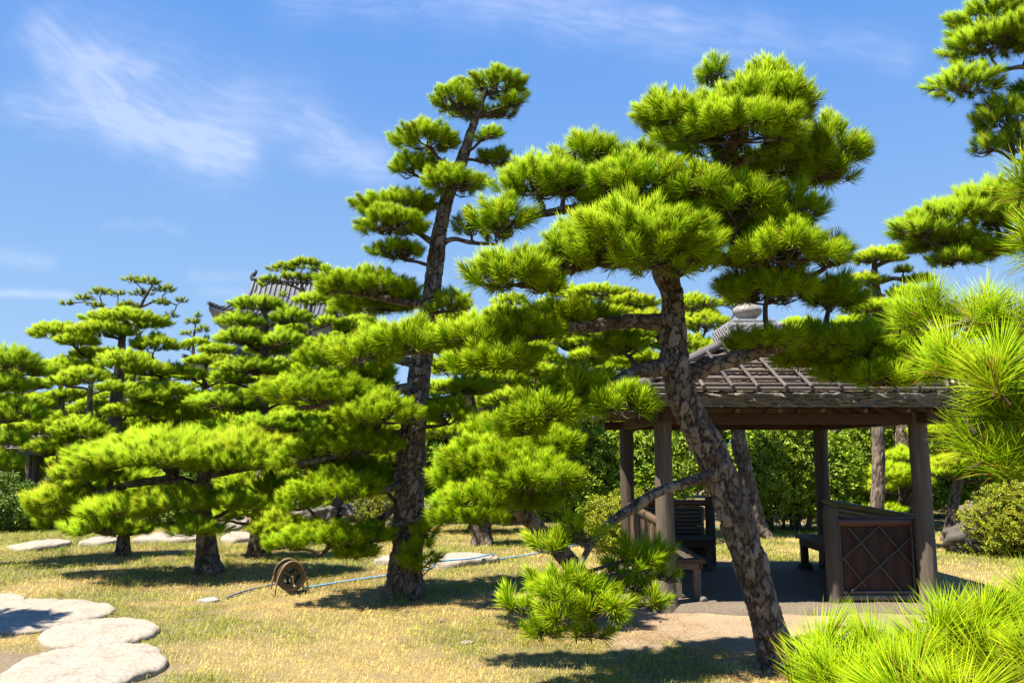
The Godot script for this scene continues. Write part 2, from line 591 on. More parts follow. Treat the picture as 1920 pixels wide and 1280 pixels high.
# ---------------------------------------------------------------- broad-leaved shrubs
func leaf_clump(count: int, size: float, seed_: int, a: Color, b2: Color) -> ArrayMesh:
	rng.seed = seed_
	var b := Builder.new()
	for k in count:
		var d := Vector3(rf(-1, 1), rf(-0.2, 1.2), rf(-1, 1)).normalized()
		var base := Vector3(rf(-0.4, 0.4), rf(-0.3, 0.3), rf(-0.4, 0.4)) * size * 2.0
		var side := d.cross(Vector3(rf(-0.5, 0.5), 1, rf(-0.5, 0.5))).normalized()
		var nn := side.cross(d).normalized()
		var l := size * rf(0.8, 1.25)
		var w := l * 0.24
		var col := a.lerp(b2, rf(0, 1))
		var tip := base + d * l - nn * l * 0.12
		var mid := base + d * l * 0.45
		b.tri(base, mid + side * w + nn * w * 0.35, mid, col)
		b.tri(mid, mid + side * w + nn * w * 0.35, tip, col)
		b.tri(base, mid, mid - side * w + nn * w * 0.35, col)
		b.tri(mid, tip, mid - side * w + nn * w * 0.35, col)
	return b.mesh(M.leaf)
var clumps := {}
func make_clumps():
	clumps.camellia = leaf_clump(16, 0.07, 41, Color(0.075, 0.15, 0.010), Color(0.28, 0.39, 0.014))
	clumps.azalea = leaf_clump(18, 0.035, 42, Color(0.13, 0.18, 0.010), Color(0.34, 0.36, 0.02))
	clumps.hedge = leaf_clump(16, 0.06, 43, Color(0.06, 0.12, 0.012), Color(0.16, 0.26, 0.02))
# lumps: [dx, cy, dz, rx, ry, rz] in metres round the foot
func shrub(called: String, label: String, category: String, foot: Vector3, lumps: Array, kind: String, gap: float, stems := 4, group := "", scale := 1.0):
	rng.seed = hash(label)
	var t := thing(called, label, category, foot, group)
	var b := Builder.new()
	var ts := []
	var cols := []
	for e in lumps:
		var c := Vector3(e[0], e[1], e[2])
		var r := Vector3(e[3], e[4], e[5])
		var n := int(4.0 * PI * pow((pow(r.x * r.y, 1.6) + pow(r.x * r.z, 1.6) + pow(r.y * r.z, 1.6)) / 3.0, 0.625) / (gap * gap))
		for k in n * 2:
			var y := 1.0 - 2.0 * (k + 0.5) / (n * 2)
			var q := sqrt(maxf(0, 1 - y * y))
			var a := k * 2.39996
			var d := Vector3(cos(a) * q, y, sin(a) * q)
			var wob := 1.0 + 0.42 * padnoise.get_noise_3dv((foot + c) * 2.0 + d * r * 2.2) + rf(-0.12, 0.06)
			if k % 2: wob *= rf(0.6, 0.92)
			var p := c + d * r * wob
			if p.y < 0.02: continue
			ts.append(Transform3D(turn_to(d + Vector3(0, 0.4, 0), rf(0, TAU), scale * rf(0.8, 1.25)), p))
			var g := rf(0.75, 1.2)
			cols.append(Color(g * rf(0.9, 1.15), g, g))
		for k in stems:
			var f := Vector3(c.x * 0.6 + rf(-0.3, 0.3) * r.x, -0.03, c.z * 0.6 + rf(-0.3, 0.3) * r.z)
			var e2 := c + Vector3(rf(-0.7, 0.7) * r.x, rf(0.1, 0.6) * r.y, rf(-0.7, 0.7) * r.z)
			b.tube(PackedVector3Array([f, f.lerp(e2, 0.5) + Vector3(rf(-0.1, 0.1), 0, rf(-0.1, 0.1)), e2]), PackedFloat32Array([0.035, 0.025, 0.01]), 5, Color(0.09, 0.07, 0.05), 0.2, barknoise, false)
	part(t, "stems", b.mesh(M.twig))
	scatter(t, "foliage", clumps[kind], ts, cols)

# ---------------------------------------------------------------- stones
func slab(called: String, label: String, category: String, outline: Array, h: float, col: Color, group := ""):
	var pts := []
	var c := Vector3.ZERO
	for e in outline:
		var p := on_ground(e[0], e[1])
		pts.append(p)
		c += p / outline.size()
	var q := []
	for p in pts: q.append([p.x - c.x, p.z - c.z])
	q.append(q[0])
	var line := curve(q, 8)
	line.pop_back()
	var f := noise_of(FastNoiseLite.TYPE_SIMPLEX_SMOOTH, 2.4, hash(label) % 1000, 4)
	var f2 := noise_of(FastNoiseLite.TYPE_CELLULAR, 2.2, hash(label) % 777, 1)
	f2.cellular_return_type = FastNoiseLite.RETURN_DISTANCE2_SUB
	var b := Builder.new()
	var m := line.size()
	var rings := [[0.0, 1.0], [0.12, 1.0], [0.25, 1.0], [0.38, 1.0], [0.5, 1.0], [0.62, 1.0], [0.74, 0.99], [0.85, 0.96], [0.93, 0.9], [0.975, 0.75], [1.0, 0.5], [1.01, 0.1], [1.0, -0.8]]
	for r in rings:
		for k in m:
			var e: Array = line[k]
			var p := Vector3(e[0] * r[0], 0, e[1] * r[0])
			var w: Vector3 = p + c
			p *= 1.0 + 0.03 * f.get_noise_2d(w.x * 2.0, w.z * 2.0) * r[0]
			var crack := smoothstep(0.0, 0.05, f2.get_noise_2d(w.x + 0.25 * f.get_noise_2d(w.x, w.z), w.z * 1.6) + 1.0)
			p.y = h * r[1] + (0.025 * f.get_noise_2d(w.x, w.z) + 0.012 * f.get_noise_2d(w.x * 4.0, w.z * 4.0) - 0.012 * (1.0 - crack)) * clampf(r[1], 0.0, 1.0)
			var g := 1.0 + 0.16 * f.get_noise_2d(w.x * 1.5 + 9.0, w.z * 1.5) + 0.16 * f.get_noise_2d(w.x * 7.0, w.z * 7.0)
			var warm := 0.5 + 0.9 * f.get_noise_2d(w.x * 0.9 - 4.0, w.z * 0.9)
			b.v.append(p); b.n.append(Vector3.UP)
			b.c.append(Color(col.r * g * (1.0 + 0.06 * warm), col.g * g, col.b * g * (1.0 - 0.08 * warm)))
	for a in rings.size() - 1:
		for k in m:
			var p := a * m + k
			var q2 := a * m + (k + 1) % m
			b.i.append_array(PackedInt32Array([p, q2, q2 + m, p, q2 + m, p + m]))
	b.smooth_normals()
	if b.n[m * 4].y < 0: b.flip()
	var o := part(self, called, b.mesh(M.stone), Vector3(c.x, 0, c.z))
	tag(o, label, category, group)
func boulder(called: String, label: String, c: Vector3, r: Vector3, seed_: int, col: Color, group := ""):
	var f := noise_of(FastNoiseLite.TYPE_CELLULAR, 0.9, seed_, 1)
	f.cellular_return_type = FastNoiseLite.RETURN_DISTANCE
	var f2 := noise_of(FastNoiseLite.TYPE_SIMPLEX_SMOOTH, 2.0, seed_, 4)
	var b := Builder.new()
	var W := 28
	var H := 16
	for y in H + 1:
		for x in W:
			var u := TAU * x / W
			var t := PI * y / H
			var d := Vector3(cos(u) * sin(t), cos(t), sin(u) * sin(t))
			var k := 0.8 + 0.35 * f.get_noise_3dv(d * 1.3 + Vector3(seed_, 0, 0)) + 0.22 * f2.get_noise_3dv(d * 0.8)
			b.v.append(d * r * k); b.n.append(d)
			var g := 1.0 + 0.35 * f2.get_noise_3dv(d * 2.0 + Vector3(3, seed_, 0))
			b.c.append(Color(col.r * g, col.g * g, col.b * g))
	for y in H:
		for x in W:
			var p := y * W + x
			var q := y * W + (x + 1) % W
			b.i.append_array(PackedInt32Array([p, q, q + W, p, q + W, p + W]))
	b.smooth_normals()
	if b.n[W * 8].dot(b.v[W * 8]) < 0: b.flip()
	var o := part(self, called, b.mesh(M.stone), c)
	tag(o, label, "rock", group)

# ---------------------------------------------------------------- ground
var gn: FastNoiseLite
var gn2: FastNoiseLite
func sand_at(x: float, z: float) -> float:      # 0 grass .. 1 bare sandy soil
	var e := 0.45 * gn.get_noise_2d(x * 2.0, z * 2.0) + 0.2 * gn2.get_noise_2d(x, z)
	var a := 1.25 - Vector2((x - 2.3) / 1.75, (z + 7.75) / 1.0).length() + e
	var b := 1.25 - Vector2((x - 2.9) / 2.0, (z + 9.6) / 1.9).length() + e * 0.6
	var c := 1.2 - Vector2((x + 4.1) / 1.7, (z + 6.0) / 0.75).length() + e
	return smoothstep(0.0, 0.5, maxf(a, maxf(b, c)))
func dry_at(x: float, z: float) -> float:       # 0 green .. 1 straw
	return clampf(0.56 + 1.6 * gn.get_noise_2d(x * 0.55, z * 0.55) + 0.5 * gn2.get_noise_2d(x * 0.5, z * 0.5) - smoothstep(8.5, 15.0, -z) * 0.3 - smoothstep(1.0, 4.0, -x) * 0.15, 0.0, 1.0)
func make_ground():
	gn = noise_of(FastNoiseLite.TYPE_SIMPLEX_SMOOTH, 0.7, 51, 4)
	gn2 = noise_of(FastNoiseLite.TYPE_SIMPLEX_SMOOTH, 4.0, 52, 4)
	var b := Builder.new()
	var xs := PackedFloat32Array()
	var zs := PackedFloat32Array()
	for k in range(-14, 0): xs.append(-9.0 - pow(-k, 2.1) * 0.9)
	for k in 241: xs.append(-9.0 + k * 0.08)
	for k in range(1, 15): xs.append(10.2 + pow(k, 2.1) * 0.9)
	for k in range(0, 8): zs.append(60.0 - k * 8.0)
	for k in 190: zs.append(-3.0 - k * 0.08)
	for k in range(1, 16): zs.append(-18.12 - pow(k, 2.1) * 0.9)
	var W := xs.size()
	for z in zs:
		for x in xs:
			var near := absf(x) < 12.0 and z > -20.0 and z < 0.0
			b.v.append(Vector3(x, 0.018 * gn.get_noise_2d(x * 1.3, z * 1.3) if near else 0.0, z))
			b.n.append(Vector3.UP)
			var soil := Color(0.30, 0.225, 0.145).lerp(Color(0.44, 0.335, 0.215), 0.5 + 0.7 * gn2.get_noise_2d(x * 0.5, z * 0.5))
			var turf := Color(0.13, 0.125, 0.025).lerp(Color(0.33, 0.25, 0.085), dry_at(x, z))
			turf = turf.lerp(Color(0.25, 0.19, 0.10), clampf(0.3 + gn2.get_noise_2d(x * 2.0 + 7.0, z * 2.0), 0.0, 0.8))
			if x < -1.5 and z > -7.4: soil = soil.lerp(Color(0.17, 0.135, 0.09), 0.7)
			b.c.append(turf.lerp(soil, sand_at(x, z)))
	for a in zs.size() - 1:
		for k in W - 1:
			var p := a * W + k
			b.i.append_array(PackedInt32Array([p, p + 1, p + W + 1, p, p + W + 1, p + W]))
	structure("ground", b.mesh(M.soil))
func make_grass():
	rng.seed = 77
	var b := Builder.new()
	for k in 34:
		var p := Vector3(rf(-0.075, 0.075), 0, rf(-0.075, 0.075))
		var a := rf(0, TAU)
		var h := rf(0.012, 0.034)
		var lean := Vector3(cos(a), 0, sin(a)) * h * rf(0.2, 1.3)
		var w := Vector3(-sin(a), 0, cos(a)) * 0.0024
		var g := rf(0.75, 1.2)
		var col := Color(g, g * rf(0.92, 1.05), g * rf(0.7, 1.2))
		var mid := p + Vector3(0, h * 0.65, 0) + lean * 0.4
		b.tri(p - w, p + w, mid, col)
		b.tri(mid - w * 0.6, mid + w * 0.6, p + Vector3(0, h, 0) + lean, col)
	var me := b.mesh(M.grass)
	var ts := []
	var cols := []
	var z := -4.6
	while z > -17.5:
		var gap := 0.10 if z > -9 else 0.16
		var half := 0.70 * -z + 0.5
		var x := -half
		while x < half:
			var q := Vector3(x + rf(-0.05, 0.05), 0, z + rf(-0.05, 0.05))
			x += gap
			var sandy := sand_at(q.x, q.z)
			if sandy > rf(0.1, 0.75): continue
			var patch := gn2.get_noise_2d(q.x * 0.6 + 3.0, q.z * 0.6)
			if patch < -0.22 and rf(0, 1) < 0.6: continue
			q.y = 0.018 * gn.get_noise_2d(q.x * 1.3, q.z * 1.3)
			var dry := clampf(dry_at(q.x, q.z) + rf(-0.22, 0.22), 0, 1)
			var s := rf(0.7, 1.25) * (1.5 if z < -9 else 1.0) * (1.25 - 0.4 * dry)
			ts.append(Transform3D(Basis(Vector3.UP, rf(0, TAU)).scaled(Vector3(s, s * 1.0, s)), q))
			cols.append(Color(0.28, 0.33, 0.02).lerp(Color(0.70, 0.54, 0.19), dry))
		z -= gap
	var o := scatter(self, "grass", me, ts, cols)
	tag(o, "short dry yellow green lawn grass between the pines", "grass", "", "stuff")
	# longer tufts here and there, in the pines' shade
	var b2 := Builder.new()
	for k in 26:
		var a := rf(0, TAU)
		var h := rf(0.06, 0.15)
		var p := Vector3(rf(-0.06, 0.06), 0, rf(-0.06, 0.06))
		var lean := Vector3(cos(a), 0, sin(a)) * h * rf(0.1, 0.7)
		var w := Vector3(-sin(a), 0, cos(a)) * 0.003
		var mid := p + Vector3(0, h * 0.6, 0) + lean * 0.35
		b2.tri(p - w, p + w, mid, Color(0.14, 0.24, 0.02))
		b2.tri(mid - w * 0.7, mid + w * 0.7, p + Vector3(0, h, 0) + lean, Color(0.17, 0.27, 0.025))
	var ts2 := []
	var cols2 := []
	for e in [[320, 1045, 60, 20], [170, 1040, 60, 12], [480, 1055, 60, 14], [760, 1120, 45, 8], [1480, 1240, 60, 14], [900, 1000, 90, 20], [520, 1045, 60, 10], [980, 1010, 60, 14], [830, 1090, 50, 6]]:
		for k in e[3]:
			var q := on_ground(e[0] + rf(-1, 1) * e[2], e[1] + rf(-0.3, 0.3) * e[2])
			var s := rf(0.5, 1.1)
			ts2.append(Transform3D(Basis(Vector3.UP, rf(0, TAU)).scaled(Vector3(s, s, s)), q))
			var g := rf(0.8, 1.3)
			cols2.append(Color(g, g, g))
	var o2 := scatter(self, "long_grass", b2.mesh(M.grass), ts2, cols2)
	tag(o2, "longer green grass tufts growing round the pine trunks", "grass", "", "stuff")

func make_litter():
	rng.seed = 99
	var b := Builder.new()
	for k in 22:
		var a := rf(0, TAU)
		var p := Vector3(rf(-0.14, 0.14), rf(0.004, 0.012), rf(-0.14, 0.14))
		var d := Vector3(cos(a), rf(-0.03, 0.06), sin(a)) * rf(0.06, 0.12)
		var w := Vector3(-sin(a), 0, cos(a)) * 0.0016
		var col := Color(0.30, 0.165, 0.05) * rf(0.6, 1.2)
		b.tri(p - w, p + w, p + d, col)
	var me := b.mesh(M.twig)
	var ts := []
	var cols := []
	for e in [[390, 1080, 1.6, 260], [230, 1040, 1.3, 150], [484, 1040, 1.2, 120], [757, 1120, 1.5, 200], [1466, 1250, 1.3, 140], [900, 1000, 1.2, 80], [620, 1080, 1.2, 140], [1100, 1180, 1.0, 120]]:
		var c := on_ground(e[0], e[1])
		for k in e[3]:
			var a := rf(0, TAU)
			var r: float = e[2] * sqrt(rf(0, 1)) * rf(0.4, 1.0)
			var q := c + Vector3(cos(a) * r * 1.2, 0, sin(a) * r)
			q.y = 0.012 + 0.018 * gn.get_noise_2d(q.x * 1.3, q.z * 1.3)
			ts.append(Transform3D(Basis(Vector3.UP, rf(0, TAU)), q))
			var g := rf(0.7, 1.3)
			cols.append(Color(g, g, g))
	var o := scatter(self, "fallen_needles", me, ts, cols)
	tag(o, "brown fallen pine needles lying in the grass under the trees", "needles", "", "stuff")

# ---------------------------------------------------------------- sky
func make_sky() -> ProceduralSkyMaterial:
	var f := noise_of(FastNoiseLite.TYPE_SIMPLEX_SMOOTH, 1.0, 61, 5)
	var f2 := noise_of(FastNoiseLite.TYPE_SIMPLEX_SMOOTH, 1.0, 62, 3)
	# thin wisps all over the sky, coarse
	var W := 1024
	var H := 512
	var data := PackedByteArray()
	data.resize(W * H * 4)
	data.fill(255)
	for y in H:
		var el := PI * 0.5 - PI * (y + 0.5) / H
		for x in W:
			var dens := 0.0
			if el > 0.05:
				var az := TAU * ((x + 0.5) / W - 0.5)
				var ahead := smoothstep(0.75, 1.0, absf(az))
				if ahead > 0.0 or el > 0.6:
					var dir := Vector3(sin(az) * cos(el), sin(el), -cos(az) * cos(el))
					var q := dir / (dir.y + 0.15)
					dens = clampf(f.get_noise_3d(q.x * 0.5 + 9.0, q.z * 1.4, 4.0) - 0.18, 0.0, 1.0) * 0.8 * maxf(ahead, smoothstep(0.6, 0.9, el)) * smoothstep(0.05, 0.3, el)
			data[(y * W + (x + W / 2) % W) * 4 + 3] = int(clampf(dens, 0.0, 1.0) * 255.0)
	var im := Image.create(W, H, false, Image.FORMAT_RGBA8)
	im.set_data(W, H, false, Image.FORMAT_RGBA8, data)
	im.resize(4096, 2048, Image.INTERPOLATE_BILINEAR)
	W = 4096
	H = 2048
	data = im.get_data()
	# the cirrus ahead: strokes of (points), half width, strength
	var strokes := [[[[85, 72], [140, 128], [210, 200], [300, 246], [440, 278]], 26.0, 0.85], [[[150, 115], [225, 190], [330, 238], [400, 260]], 52.0, 0.5], [[[165, 98], [215, 105], [264, 124]], 13.0, 0.7], [[[30, 198], [150, 212], [260, 240], [380, 268]], 25.0, 0.6],
		[[[230, 92], [330, 130], [420, 188], [520, 215]], 46.0, 0.30], [[[440, 190], [560, 215], [640, 255], [710, 292]], 26.0, 0.32], [[[570, 232], [620, 260], [690, 272]], 15.0, 0.5], [[[580, 298], [650, 300], [712, 304]], 17.0, 0.55],
		[[[560, -8], [800, 2], [1000, 18], [1180, 55], [1390, 78]], 30.0, 0.5], [[[900, -14], [1100, 8], [1250, 45]], 32.0, 0.5], [[[1430, 60], [1560, 80], [1700, 106]], 18.0, 0.42], [[[-80, 549], [40, 550], [130, 553]], 4.5, 0.75], [[[-40, 470], [20, 484], [90, 492]], 10.0, 0.4], [[[360, 517], [530, 520]], 7.0, 0.3], [[[380, 546], [480, 550]], 6.0, 0.3], [[[200, 425], [330, 438]], 6.0, 0.18], [[[690, 511], [820, 523]], 9.0, 0.3]]
	for y in range(560, 1030):
		var el := PI * 0.5 - PI * (y + 0.5) / H
		for x in range(1580, 2516):
			var az := TAU * ((x + 0.5) / W - 0.5)
			var dir := Vector3(sin(az) * cos(el), sin(el), -cos(az) * cos(el))
			var front := -dir.z * cos(pitch) + dir.y * sin(pitch)
			var ux := 960.0 + FOCAL * dir.x / front
			var uy := 640.0 - FOCAL * (dir.y * cos(pitch) + dir.z * sin(pitch)) / front
			if uy > 600.0: continue
			var wx := ux + 34.0 * f2.get_noise_2d(ux * 0.006, uy * 0.006)
			var wy := uy + 26.0 * f2.get_noise_2d(ux * 0.006 + 50.0, uy * 0.006)
			if uy > 460.0:
				wx = ux
				wy = uy
			var dens := 0.0
			for e in strokes:
				var wd: float = e[1]
				var best := 1e9
				var pts: Array = e[0]
				if wy < minf(pts[0][1], pts[-1][1]) - wd * 3.0 or wy > maxf(pts[0][1], pts[-1][1]) + wd * 3.0: continue
				var slope := 0.0
				for k in pts.size() - 1:
					var ax: float = pts[k][0]
					var ay: float = pts[k][1]
					var bx: float = pts[k + 1][0] - ax
					var by: float = pts[k + 1][1] - ay
					var t := clampf(((wx - ax) * bx + (wy - ay) * by) / (bx * bx + by * by), 0.0, 1.0)
					var dx := wx - ax - bx * t
					var dy := wy - ay - by * t
					var d2 := dx * dx + dy * dy
					if d2 < best:
						best = d2
						slope = by / bx
				var g := exp(-best / (wd * wd * 2.8))
				if g < 0.01: continue
				var a := (ux + uy * slope) / sqrt(1.0 + slope * slope)
				var b := (uy - ux * slope) / sqrt(1.0 + slope * slope)
				var fib := 0.6 + 0.5 * f.get_noise_2d(a * 0.008 + wd * 7.0, b * 0.05) + 0.2 * f.get_noise_2d(a * 0.02, b * 0.11 + wd)
				if wd < 12.0: fib = 0.75 + 0.4 * f.get_noise_2d(a * 0.02, b * 0.05)
				dens += e[2] * g * clampf(fib, 0.0, 1.4)
			if dens > 0.003:
				data[(y * W + (x + W / 2) % W) * 4 + 3] = int(clampf(dens, 0.0, 1.0) * 255.0)
	im.set_data(W, H, false, Image.FORMAT_RGBA8, data)
	var m := ProceduralSkyMaterial.new()
	m.sky_top_color = lin(0.022, 0.094, 0.285)
	m.sky_horizon_color = lin(0.165, 0.247, 0.33)
	m.sky_curve = 0.26
	m.ground_bottom_color = Color(0.30, 0.32, 0.22)
	m.ground_horizon_color = Color(0.55, 0.62, 0.6)
	m.sky_cover = ImageTexture.create_from_image(im)
	m.sky_cover_modulate = Color(0.36, 0.32, 0.25)
	m.sun_angle_max = 10.0
	m.sun_curve = 0.05
	return m

# ---------------------------------------------------------------- the bark-roofed pavilion
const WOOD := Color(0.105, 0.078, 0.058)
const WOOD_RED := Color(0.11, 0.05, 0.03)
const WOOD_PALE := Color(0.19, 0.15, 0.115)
const CANE := Color(0.19, 0.165, 0.135)
const CANE_GREY := Color(0.15, 0.135, 0.12)

func log_post(h: float, r: float, flare: float, col: Color, seed_: int) -> ArrayMesh:
	var b := Builder.new()
	var f := noise_of(FastNoiseLite.TYPE_SIMPLEX_SMOOTH, 1.0, seed_, 3)
	var sides := 28
	var rings := 26
	for a in rings + 1:
		var y := h * a / rings
		var low := clampf(1.0 - y / 0.3, 0.0, 1.0)
		for s in sides:
			var t := TAU * s / sides
			var k := r * (1.0 + flare * low * low + 0.09 * f.get_noise_3d(cos(t) * 2.2, y * 0.5, sin(t) * 2.2) + 0.07 * f.get_noise_3d(cos(t) * 7.0, y * 1.2, sin(t) * 7.0))
			b.v.append(Vector3(cos(t) * k, y, sin(t) * k))
			b.n.append(Vector3(cos(t), 0, sin(t)))
			var g := 1.0 + 0.45 * f.get_noise_3d(cos(t) * 6.0, y * 1.5, sin(t) * 6.0)
			b.c.append(Color(col.r * g, col.g * g, col.b * g))
	for a in rings:
		for s in sides:
			var p := a * sides + s
			var q := a * sides + (s + 1) % sides
			b.i.append_array(PackedInt32Array([p, q, q + sides, p, q + sides, p + sides]))
	b.smooth_normals()
	if b.n[sides * 5].dot(Vector3(1, 0, 0)) < 0: b.flip()
	var kc := b.v.size()
	b.v.append(Vector3(0, h, 0)); b.n.append(Vector3.UP); b.c.append(col * 1.2)
	for s in sides:
		b.v.append(b.v[rings * sides + s]); b.n.append(Vector3.UP); b.c.append(col * 1.2)
	for s in sides:
		b.i.append_array(PackedInt32Array([kc, kc + 1 + s, kc + 1 + (s + 1) % sides]))
	return b.mesh(M.wood)

func cane(a: Vector3, e: Vector3, r: float, col: Color, joint := 0.32) -> ArrayMesh:
	var b := Builder.new()
	var pts := PackedVector3Array()
	var rad := PackedFloat32Array()
	var l := (e - a).length()
	var n := maxi(int(l / joint), 1)
	var o := rf(0.1, 0.9)
	pts.append(a); rad.append(r)
	for k in n:
		var t := (k + o) / n
		if t * l < 0.03 or (1.0 - t) * l < 0.03: continue
		for q in [[-0.012, 1.0], [0.0, 1.16], [0.012, 1.0]]:
			pts.append(a.lerp(e, t + q[0] / l)); rad.append(r * q[1])
	pts.append(e); rad.append(r * 0.95)
	b.tube(pts, rad, 9, col * rf(0.85, 1.15), 0.05, barknoise)
	return b.mesh(M.bamboo)

func beam(a: Vector3, e: Vector3, w: float, h: float, col: Color, m: Material) -> ArrayMesh:
	var b := Builder.new()
	var d := e - a
	var x := d.normalized()
	var z := x.cross(Vector3.UP).normalized()
	var y := z.cross(x)
	b.box((a + e) * 0.5, Vector3(d.length(), h, w), col, Basis(x, y, z), 0.008)
	return b.mesh(m)

# the four-sided bark roof laid over with bamboo; E half eave, y0 eave top, y1 apex
func bark_roof(t: Node3D, E: float, y0: float, y1: float, thick: float, pitch_gap: float):
	var f := noise_of(FastNoiseLite.TYPE_SIMPLEX_SMOOTH, 5.0, 23, 4)
	var roof := Node3D.new()
	roof.name = "roof"
	t.add_child(roof)
	for k in 4:
		var R := Basis(Vector3.UP, k * PI * 0.5)
		var b := Builder.new()
		var nu := 120
		var nv := 44
		for v in nv + 1:
			var q := float(v) / nv
			for u in nu + 1:
				var s := (2.0 * u / nu - 1.0) * E
				var p := Vector3(s * (1.0 - q), lerpf(y0, y1, q), E * (1.0 - q))
				var course := fmod(q * 7.0, 1.0)
				p.y += 0.012 * f.get_noise_3d(s * 2.5, q * 1.5, k * 9.0) + 0.02 * (1.0 - course) * (1.0 if q < 0.97 else 0.0)
				var g := 1.0 + 0.5 * f.get_noise_3d(s * 3.2, q * 0.9, k * 5.0) + 0.25 * f.get_noise_3d(s * 0.7, q, k * 3.0)
				b.v.append(R * p); b.n.append(Vector3.UP)
				b.c.append(Color(0.20 * g, 0.145 * g, 0.10 * g))
		for v in nv:
			for u in nu:
				var p := v * (nu + 1) + u
				b.i.append_array(PackedInt32Array([p, p + 1, p + nu + 2, p, p + nu + 2, p + nu + 1]))
		b.smooth_normals()
		if b.n[400].y < 0: b.flip()
		part(roof, "bark_slope", b.mesh(M.thatch))
		# the thick cut edge of layered bark
		var e := Builder.new()
		var ne := 150
		var nh := 9
		for v in nh + 1:
			var q := float(v) / nh
			for u in ne + 1:
				var s := (2.0 * u / ne - 1.0) * E
				var out := 0.05 * f.get_noise_3d(s * 1.1, q * 0.9 + k, 3.0) + 0.03 * f.get_noise_3d(s * 3.0, q * 2.0, k * 3.0) + 0.016 * sin(q * 24.0 + 5.0 * f.get_noise_2d(s * 0.6, k))
				var p := Vector3(s, y0 + 0.012 - thick * q + 0.01 * f.get_noise_2d(s * 1.1, k * 7.0 + q), E + 0.015 + out - 0.05 * q)
				var g := 1.0 + 0.6 * f.get_noise_3d(s * 1.2, q * 3.0, k * 4.0)
				e.v.append(R * p); e.n.append(R * Vector3(0, 0, 1))
				e.c.append(Color(0.27 * g, 0.25 * g, 0.215 * g))
		for v in nh:
			for u in ne:
				var p := v * (ne + 1) + u
				e.i.append_array(PackedInt32Array([p, p + 1, p + ne + 2, p, p + ne + 2, p + ne + 1]))
		e.smooth_normals()
		if e.n[300].dot(R * Vector3(0, 0, 1)) < 0: e.flip()
		part(roof, "bark_edge", e.mesh(M.eave))
		# boarded underside
		var u_ := Builder.new()
		var A := R * Vector3(-E + 0.03, y0 - thick, E - 0.04)
		var B := R * Vector3(E - 0.03, y0 - thick, E - 0.04)
		var C := R * Vector3(0, y1 - thick - 0.02, 0)
		u_.tri(A, B, C, Color(0.14, 0.085, 0.055))
		part(roof, "ceiling_boards", u_.mesh(M.wood_level))
		# bamboo laid along and down the slope
		var up := R * Vector3(0, E, y1 - y0).normalized() * 1.0
		for q in [0.015, 0.075, 0.17, 0.29, 0.42, 0.55, 0.68, 0.8]:
			var w: float = E * (1.0 - q)
			var p := R * Vector3(0, lerpf(y0, y1, q), w) + up * 0.045
			part(roof, "bamboo_batten", cane(p + R * Vector3(-w, 0, 0), p + R * Vector3(w, 0, 0), 0.019, CANE_GREY * rf(0.75, 1.0)))
		var n := int(E / pitch_gap)
		for j in range(-n, n + 1):
			var s := (j + 0.35) * pitch_gap + rf(-0.02, 0.02)
			if absf(s) > E - 0.1: continue
			var q := 1.0 - absf(s) / E
			var a := R * Vector3(s, y0, E - 0.02) + up * 0.082
			var z := R * Vector3(s, lerpf(y0, y1, q * 0.97), E * (1.0 - q * 0.97)) + up * 0.082
			part(roof, "bamboo_pole", cane(a, z, 0.019, CANE * rf(0.75, 1.05), 0.26))
		part(roof, "hip_pole", cane(R * Vector3(E - 0.05, y0 + 0.06, E - 0.05), R * Vector3(0.1, y1 + 0.03, 0.1), 0.055, Color(0.26, 0.22, 0.19), 0.5))

